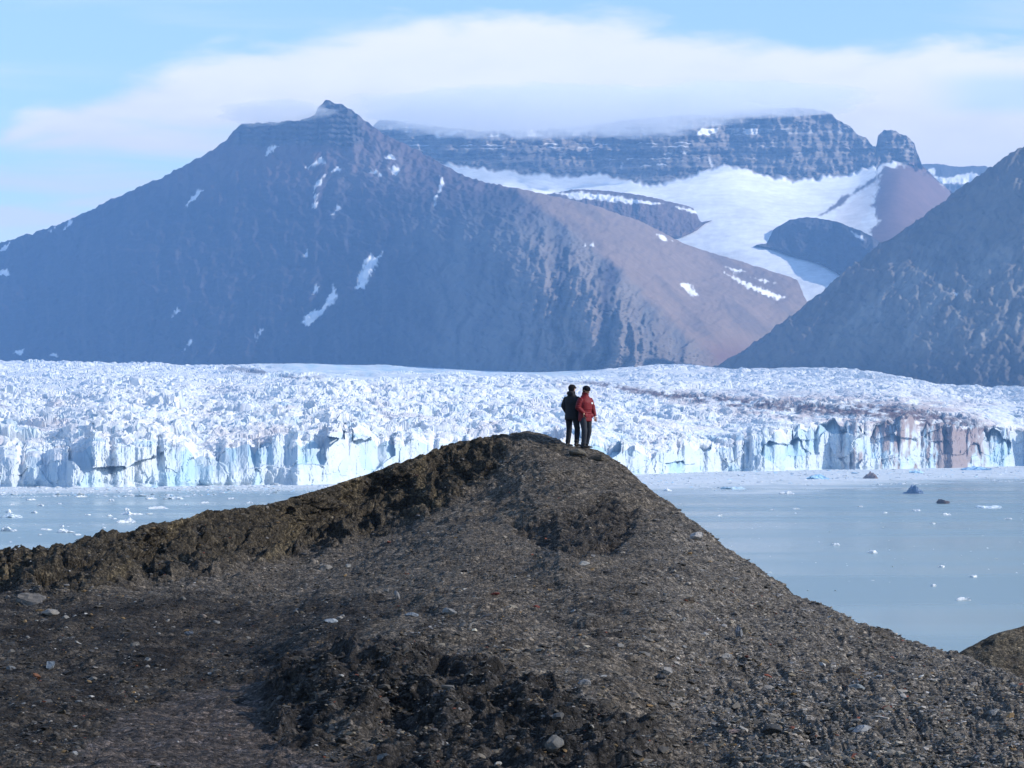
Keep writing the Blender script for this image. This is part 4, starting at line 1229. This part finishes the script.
LEFT_FLOES = [(152, 499, 12, 2.0), (111, 501, 7, 2.2), (41, 506, 7, 2.2), (35, 513, 7, 2.2), (30, 500, 12, 1.6), (80, 497, 12, 1.8), (12, 505, 5, 1.4), (186, 505, 6, 1.6), (196, 516, 7, 1.5), (88, 515, 5, 1.2), (104, 528, 4, 1.2),
              (149, 514, 6, 1.5), (205, 503, 9, 1.6), (232, 499, 8, 1.6), (250, 503, 7, 1.5), (60, 504, 5, 1.3), (114, 519, 5, 1.2), (110, 516, 6, 1.6), (40, 535, 5, 1.2)]
for i, (px, py, w, h) in enumerate(LEFT_FLOES):
    floe(px, py, w, h, WHITE, 480 + i, neighbour_label(px, py, 'tiny white floe' if w < 6 else 'small white floe' if w < 9 else 'flat white floe', FLOE_MARKS, 'small flat white floe on the water left of the mound'), 'small floes on the left water', None)


def brash():
    """crushed ice packed along the foot of the ice front"""
    r = np.random.default_rng(77)
    n = 9000
    px = r.uniform(-120, 1150, n)
    wl = WATERLINE(px)
    reach = np.interp(px, [-120, 0, 300, 640, 700, 800, 1024, 1150], [9, 10, 10, 15, 18, 15, 16, 16])
    gap = (r.random(n) ** 1.7) * reach
    py = wl + 0.2 + gap * (0.65 + 0.5 * np.clip(perlin2(px / 50, gap / 5, 190) + 0.5, 0, 1))
    x, y = on_water(px, py)
    pos = np.stack([x, y, np.zeros(n)], -1)
    size = np.clip(0.55 * np.exp(r.normal(0, 0.55, n)), 0.2, 2.6)
    g = r.uniform(0.62, 0.84, n)
    tint = np.stack([g * 0.95, g * 0.99, g * 1.02], -1)
    b = r.random(n) < 0.10
    tint[b] = [0.45, 0.66, 0.82]
    var = [lump(1, 300 + s, (1.7, 1.2, 0.55), 0.6, 1.0, 4) for s in range(5)]
    o = stones_mesh('brash_ice', pos, size, tint, MAT_FLOE, var, 0.8)
    tag(o, 'slushy brash ice packed along the foot of the ice cliff', None, None, 'stuff')
    # scattered bits farther out
    n = 900
    px = np.r_[r.uniform(-60, 330, n // 2), r.uniform(650, 1080, n - n // 2)]
    py = np.r_[488 + 62 * r.random(n // 2) ** 1.8, 474 + 120 * r.random(n - n // 2) ** 3.0]
    x, y = on_water(px, py)
    pos = np.stack([x, y, np.zeros(n)], -1)
    size = np.clip(0.20 * np.exp(r.normal(0, 0.5, n)), 0.1, 0.8)
    tint = np.broadcast_to(np.array([0.74, 0.78, 0.81]), (n, 3)).copy()
    o = stones_mesh('brash_ice', pos, size, tint, MAT_FLOE, var, 0.7)
    tag(o, 'tiny bits of ice dotted over the open water', None, None, 'stuff')


brash()

# ------------------------------------------------------------------ the two people on the mound
def loft(bm, rings, segs=16):
    """closed tube through rings of (centre, rx, ry, axis direction)"""
    prev = None
    loops = []
    for i, (c, rx, ry) in enumerate(rings):
        c = Vector(c)
        a = Vector(rings[max(i - 1, 0)][0]); b = Vector(rings[min(i + 1, len(rings) - 1)][0])
        d = (b - a).normalized()
        side = Vector((1, 0, 0)) - d * d.x
        if side.length < 0.2:
            side = Vector((0, 1, 0)) - d * d.y
        side.normalize()
        fr = d.cross(side).normalized()
        loops.append([bm.verts.new(c + side * (rx * math.cos(2 * math.pi * k / segs)) + fr * (ry * math.sin(2 * math.pi * k / segs))) for k in range(segs)])
    for a, b in zip(loops[:-1], loops[1:]):
        for k in range(segs):
            bm.faces.new((a[k], a[(k + 1) % segs], b[(k + 1) % segs], b[k]))
    bm.faces.new(loops[0][::-1]); bm.faces.new(loops[-1])


def ball(bm, c, r, seg=14):
    m = Matrix.Translation(Vector(c)) @ Matrix.Diagonal((*r, 1.0))
    bmesh.ops.create_uvsphere(bm, u_segments=seg, v_segments=seg - 4, radius=1.0, matrix=m)


def fused(name, bm, mat, voxel, parent=None, smooth_it=4):
    bmesh.ops.recalc_face_normals(bm, faces=bm.faces)
    me = bpy.data.meshes.new(name); bm.to_mesh(me); bm.free()
    me.materials.append(mat)
    for p in me.polygons:
        p.use_smooth = True
    o = bpy.data.objects.new(name, me); COL.objects.link(o)
    r = o.modifiers.new('fuse', 'REMESH'); r.mode = 'VOXEL'; r.voxel_size = voxel; r.use_smooth_shade = True
    s = o.modifiers.new('soften', 'SMOOTH'); s.iterations = smooth_it; s.factor = 0.5
    if parent:
        o.parent = parent
    return o


def lerp(a, b, t):
    return tuple(a[i] + (b[i] - a[i]) * t for i in range(3))


def limb(a, b, c, ra, rb, rc, ex=1.0):
    """rings down a two-bone limb a-b-c"""
    return [(a, ra, ra * ex), (lerp(a, b, 0.35), ra * 1.02, ra * 1.02 * ex), (lerp(a, b, 0.8), (ra + rb * 2) / 3, (ra + rb * 2) / 3), (b, rb, rb), (lerp(b, c, 0.3), rb * 1.0, rb * 1.04), (lerp(b, c, 0.75), (rb + 2 * rc) / 3, (rb + 2 * rc) / 3), (c, rc, rc)]


def hand(bm, wrist, down, out):
    """palm, four unequal bent fingers and a thumb leaving the side of the palm; down = along the hand, out = palm facing"""
    d = Vector(down).normalized(); o = Vector(out); o = (o - d * o.dot(d)).normalized(); s = d.cross(o)
    w = Vector(wrist)
    loft(bm, [(w, 0.024, 0.020), (w + d * 0.035, 0.036, 0.017), (w + d * 0.085, 0.040, 0.015), (w + d * 0.098, 0.036, 0.012)], 10)
    for i, ln in enumerate((0.066, 0.076, 0.071, 0.056)):
        b = w + d * 0.088 + s * (-0.030 + 0.020 * i)
        k1 = b + d * ln * 0.45 + o * 0.006
        k2 = k1 + d * ln * 0.32 + o * 0.016
        k3 = k2 + d * ln * 0.16 + o * 0.018
        loft(bm, [(b, .0095, .0095), (k1, .009, .009), (k2, .0083, .0083), (k3, .007, .007)], 8)
    b = w + d * 0.030 - s * 0.030
    loft(bm, [(b, .013, .013), (b + d * 0.030 - s * 0.020 + o * 0.008, .011, .011), (b + d * 0.056 - s * 0.024 + o * 0.020, .009, .009)], 8)


def person(loc, yaw, mats, label, look_down, arms, legs, hood=False, brim=False, badge=False, scale=1.0):
    """a standing adult, 1.78 m; local front is -Y"""
    skin, jm, tm, hm, bmat = mats
    hx = 0.10
    lean = Vector((0, -0.02, 0))
    hips = {s: (s * hx, 0, 0.93) for s in (-1, 1)}
    sh = {s: (s * 0.180, 0.0, 1.395) for s in (-1, 1)}
    bm = bmesh.new()
    loft(bm, [((0, 0, 0.86), .155, .105), ((0, 0, 0.98), .165, .115), ((0, 0, 1.10), .145, .10), ((0, -.01, 1.28), .175, .115), ((0, 0, 1.42), .17, .10), ((0, .005, 1.49), .08, .07), ((0, 0.0, 1.54), .056, .058), ((0, -.012, 1.60), .056, .06)], 20)
    rot = Matrix.Translation(Vector((0, 0, 1.56))) @ Matrix.Rotation(look_down, 4, 'X') @ Matrix.Translation(Vector((0, 0, -1.56)))
    hb = bmesh.new()
    ball(hb, (0, 0.008, 1.680), (.077, .094, .098))
    ball(hb, (0, -.018, 1.620), (.058, .068, .062))            # jaw
    loft(hb, [((0, -.080, 1.678), .010, .012), ((0, -.100, 1.655), .014, .016), ((0, -.108, 1.640), .017, .014), ((0, -.090, 1.630), .014, .010)], 8)   # nose
    ball(hb, (0, -.078, 1.604), (.026, .014, .008)); ball(hb, (0, -.076, 1.594), (.022, .014, .008))      # lips
    for s in (-1, 1):
        ball(hb, (s * .030, -.079, 1.697), (.024, .014, .008))   # brow
        ball(hb, (s * .030, -.074, 1.676), (.013, .013, .012))   # eye
        ball(hb, (s * .079, .010, 1.665), (.012, .022, .032))    # ear
    hb.transform(rot)
    tmp = bpy.data.meshes.new('t'); hb.to_mesh(tmp); hb.free(); bm.from_mesh(tmp); bpy.data.meshes.remove(tmp)
    for s in (-1, 1):
        el, wr, hd = arms[s]
        loft(bm, limb(sh[s], el, wr, .052, .042, .029), 12)
        hand(bm, wr, hd, (-s * 0.8, -0.4, 0))
        kn, an = legs[s]
        loft(bm, limb(hips[s], kn, an, .085, .058, .042), 14)
    body = fused('person', bm, skin, 0.0065, None, 2)
    # jacket: torso and sleeves with a hem, a collar and folds
    bm = bmesh.new()
    loft(bm, [((0, .005, 0.765), .200, .150), ((0, .005, 0.79), .207, .157), ((0, 0, 0.95), .200, .150), ((0, 0, 1.05), .185, .140), ((0, -.01, 1.15), .195, .150), ((0, -.01, 1.30), .215, .155), ((0, 0, 1.39), .195, .135), ((0, .005, 1.46), .135, .110), ((0, .0, 1.515), .090, .092), ((0, -.008, 1.60), .082, .090)], 24)
    for s in (-1, 1):
        el, wr, hd = arms[s]
        e2 = lerp(wr, el, 0.04)
        loft(bm, [((s * .10, 0, 1.40), .055, .080), (sh[s], .068, .082), (lerp(sh[s], el, .4), .078, .08), (lerp(sh[s], el, .85), .070, .072), (el, .070, .070), (lerp(el, wr, .3), .066, .068), (lerp(el, wr, .8), .056, .056), (e2, .050, .050)], 14)
        for q in (.25, .55, .8):                                  # creases round the sleeve
            c = lerp(sh[s], el, q); ball(bm, (c[0] + s * .012, c[1], c[2]), (.075, .078, .022))
        bx, by = s * 0.115, -0.135
        ball(bm, (bx, by, 0.93), (.062, .022, .060))             # pockets
    for zc in (1.00, 1.12, 1.24):
        ball(bm, (0.0, -0.01, zc), (.202, .156, .020))
    if hood:
        ball(bm, (0, .085, 1.535), (.105, .060, .075))
    jacket = fused('jacket', bm, jm, 0.010, body, 3)
    bm = bmesh.new()
    loft(bm, [((0, 0, 0.84), .150, .112), ((0, 0, 0.90), .170, .125), ((0, 0, 1.00), .170, .122)], 20)
    for s in (-1, 1):
        kn, an = legs[s]
        low = lerp(an, kn, 0.02)
        loft(bm, [((s * .085, 0, 0.93), .098, .115), (lerp(hips[s], kn, .3), .094, .102), (lerp(hips[s], kn, .75), .078, .084), (kn, .072, .078), (lerp(kn, low, .35), .070, .078), (lerp(kn, low, .8), .062, .068), (low, .064, .070)], 16)
        ball(bm, (an[0], an[1], an[2] + .05), (.070, .076, .025))
    fused('trousers', bm, tm, 0.010, body, 3)
    for s in (-1, 1):
        kn, an = legs[s]
        bm = bmesh.new()
        x, y, z = an
        loft(bm, [((x, y, z + .10), .056, .060), ((x, y, z + .02), .054, .062), ((x, y + .005, z - .045), .050, .068)], 12)
        loft(bm, [((x, y + .075, z - .055), .038, .034), ((x, y, z - .052), .050, .040), ((x, y - .10, z - .062), .054, .030), ((x, y - .185, z - .068), .044, .022), ((x, y - .205, z - .07), .030, .014)], 12)
        fused('boot', bm, bmat, 0.008, body, 2)
    bm = bmesh.new()
    hb = bmesh.new()
    ball(hb, (0, .012, 1.712), (.094, .110, .086))
    loft(hb, [((0, .012, 1.672), .094, .108), ((0, .012, 1.690), .098, .113), ((0, .012, 1.712), .096, .111)], 20)
    if brim:
        ball(hb, (0, -.125, 1.708), (.070, .055, .012))
    hb.transform(rot)
    tmp = bpy.data.meshes.new('t'); hb.to_mesh(tmp); hb.free(); bm.from_mesh(tmp); bpy.data.meshes.remove(tmp)
    fused('cap' if brim else 'beanie', bm, hm, 0.008, body, 2)
    bm = bmesh.new()
    hb = bmesh.new()
    ball(hb, (0, .030, 1.660), (.088, .086, .075)); ball(hb, (0, .045, 1.610), (.066, .052, .045))
    hb.transform(rot)
    tmp = bpy.data.meshes.new('t'); hb.to_mesh(tmp); hb.free(); bm.from_mesh(tmp); bpy.data.meshes.remove(tmp)
    fused('hair', bm, WOOL, 0.008, body, 2)
    if badge:
        bm = bmesh.new()
        bmesh.ops.create_cube(bm, size=1.0, matrix=Matrix.Translation(Vector((0.085, -.163, 1.285))) @ Matrix.Diagonal((.065, .014, .05, 1)))
        bmesh.ops.bevel(bm, geom=bm.edges[:], offset=.004, segments=2, affect='EDGES')
        me = bpy.data.meshes.new('chest_badge'); bm.to_mesh(me); bm.free()
        me.materials.append(MAT_BADGE)
        b = bpy.data.objects.new('chest_badge', me); COL.objects.link(b); b.parent = jacket
    body.location = loc
    body.rotation_euler = (0, 0, yaw)
    body.scale = (scale * 1.12, scale * 1.12, scale)
    return tag(body, label, 'person')


SKIN = flat_mat('skin', (0.42, 0.24, 0.17), 0.55, 0.4, 40, 0.1)
MAT_BADGE = flat_mat('badge_cloth', (0.70, 0.70, 0.68), 0.7)
BLACK_CLOTH = flat_mat('black_cloth', (0.012, 0.013, 0.017), 0.75, 0.25, 22, 0.3, (0.5, 0.02))
DARK_CLOTH = flat_mat('dark_trouser_cloth', (0.016, 0.018, 0.024), 0.85, 0.2, 22, 0.3, (0.5, 0.02))
GREY_CLOTH = flat_mat('grey_trouser_cloth', (0.030, 0.034, 0.045), 0.85, 0.2, 22, 0.3, (0.5, 0.02))
RED_CLOTH = flat_mat('red_jacket_cloth', (0.145, 0.003, 0.009), 0.65, 0.3, 16, 0.25, (0.5, 0.02))
WOOL = flat_mat('dark_wool', (0.014, 0.014, 0.018), 0.95, 0.1, 60, 0.4, (0.6, 0.01))
LEATHER = flat_mat('boot_leather', (0.022, 0.018, 0.016), 0.6, 0.3, 30, 0.3)


def ground_z(x, y):
    P = MO['P']
    d = (P[..., 0] - x) ** 2 + (P[..., 1] - y) ** 2
    i = np.argmin(d)
    return P.reshape(-1, 3)[i, 2]


def stand(px, D):
    x = (px - 512) / F * D
    return (float(x), float(D))


xa, ya = stand(572.0, 84.2)
xb, yb_ = stand(585.2, 83.9)
za, zb = ground_z(xa, ya) + 0.0, ground_z(xb, yb_) + 0.0
person((xa, ya, za - 0.02), math.radians(142), (SKIN, BLACK_CLOTH, DARK_CLOTH, WOOL, LEATHER),
       'person in black jacket and dark cap standing on the mound with back turned', 0.10,
       {-1: ((-0.245, 0.03, 1.17), (-0.20, -0.10, 0.95), (0.1, -0.5, -1)), 1: ((0.245, 0.04, 1.17), (0.205, -0.08, 0.94), (-0.1, -0.4, -1))},
       {-1: ((-0.150, -0.03, 0.50), (-0.185, 0.05, 0.10)), 1: ((0.140, -0.07, 0.50), (0.165, -0.04, 0.10))}, hood=True, brim=True, scale=1.0)
person((xb, yb_, zb - 0.02), math.radians(48), (SKIN, RED_CLOTH, GREY_CLOTH, WOOL, LEATHER),
       'person in a red jacket, grey trousers and dark beanie, head bowed, standing on the mound', 0.42,
       {-1: ((-0.255, 0.03, 1.16), (-0.17, -0.10, 0.985), (0.4, 0.1, -1)), 1: ((0.265, -0.02, 1.17), (0.27, -0.09, 0.91), (0.0, -0.25, -1))},
       {-1: ((-0.125, -0.08, 0.50), (-0.135, -0.06, 0.10)), 1: ((0.120, -0.02, 0.50), (0.130, 0.08, 0.10))}, badge=True, scale=1.01)

# ------------------------------------------------------------------ air
def haze():
    m, k = mat_new('haze')
    pv = k.n('ShaderNodeVolumePrincipled')
    pv.inputs['Color'].default_value = HAZE_COLOR
    pv.inputs['Density'].default_value = HAZE_DENSITY
    pv.inputs['Anisotropy'].default_value = 0.0
    o = k.n('ShaderNodeOutputMaterial')
    k.put(o.inputs['Volume'], pv.outputs[0])
    bm = bmesh.new()
    x0, x1, y0, y1, z0, z1 = -5800, 5800, -1200, 11800, -40, 1060
    bmesh.ops.create_cube(bm, size=1.0, matrix=Matrix.Translation(((x0 + x1) / 2, (y0 + y1) / 2, (z0 + z1) / 2)) @ Matrix.Diagonal((x1 - x0, y1 - y0, z1 - z0, 1)))
    me = bpy.data.meshes.new('haze'); bm.to_mesh(me); bm.free()
    me.materials.append(m)
    ob = bpy.data.objects.new('haze', me); COL.objects.link(ob)
    tag(ob, 'thin blue haze filling the air over the fjord', None, None, 'stuff')


haze()


def summit_cloud(name_label, blobs, density):
    """soft banks of cloud lying on the summits; their thin edges let the rock show through"""
    m, k = mat_new('summit_cloud')
    pv = k.n('ShaderNodeVolumePrincipled')
    pv.inputs['Color'].default_value = (1.0, 1.0, 1.0, 1.0)
    pv.inputs['Density'].default_value = density
    pv.inputs['Anisotropy'].default_value = -0.15
    o = k.n('ShaderNodeOutputMaterial')
    k.put(o.inputs['Volume'], pv.outputs[0])
    for (px, py, D, rx, rz, ry, seed) in blobs:
        c = at(px, py, D); s = D / F
        bm = bmesh.new(); bmesh.ops.create_icosphere(bm, subdivisions=6, radius=1.0)
        v = np.array([q.co[:] for q in bm.verts]); f = np.array([[q.index for q in fa.verts] for fa in bm.faces]); bm.free()
        n = fbm3(v[:, 0] * rx / 28 + seed, v[:, 1] * 3, v[:, 2] * 1.2, 4, 0.5)
        v = v * (1 + 0.22 * n)[:, None]
        v[:, 2] = np.where(v[:, 2] < 0, v[:, 2] * (1 + 0.25 * perlin2(v[:, 0] * rx / 22 + seed, v[:, 1] * 4, 3)), v[:, 2])
        v = v * np.array([rx * s, ry, rz * s])
        o = mesh_obj('summit_cloud', v, f.ravel(), np.full(len(f), 3), m, None, True)
        o.location = c
        tag(o, name_label, None, None, 'stuff')


summit_cloud('pale cloud cap resting on the mountain summits', [(280, 114, 6790, 60, 9, 240, 1.0), (550, 112, 7650, 205, 24, 330, 2.0), (740, 100, 7700, 130, 14, 300, 3.0)], 0.005)
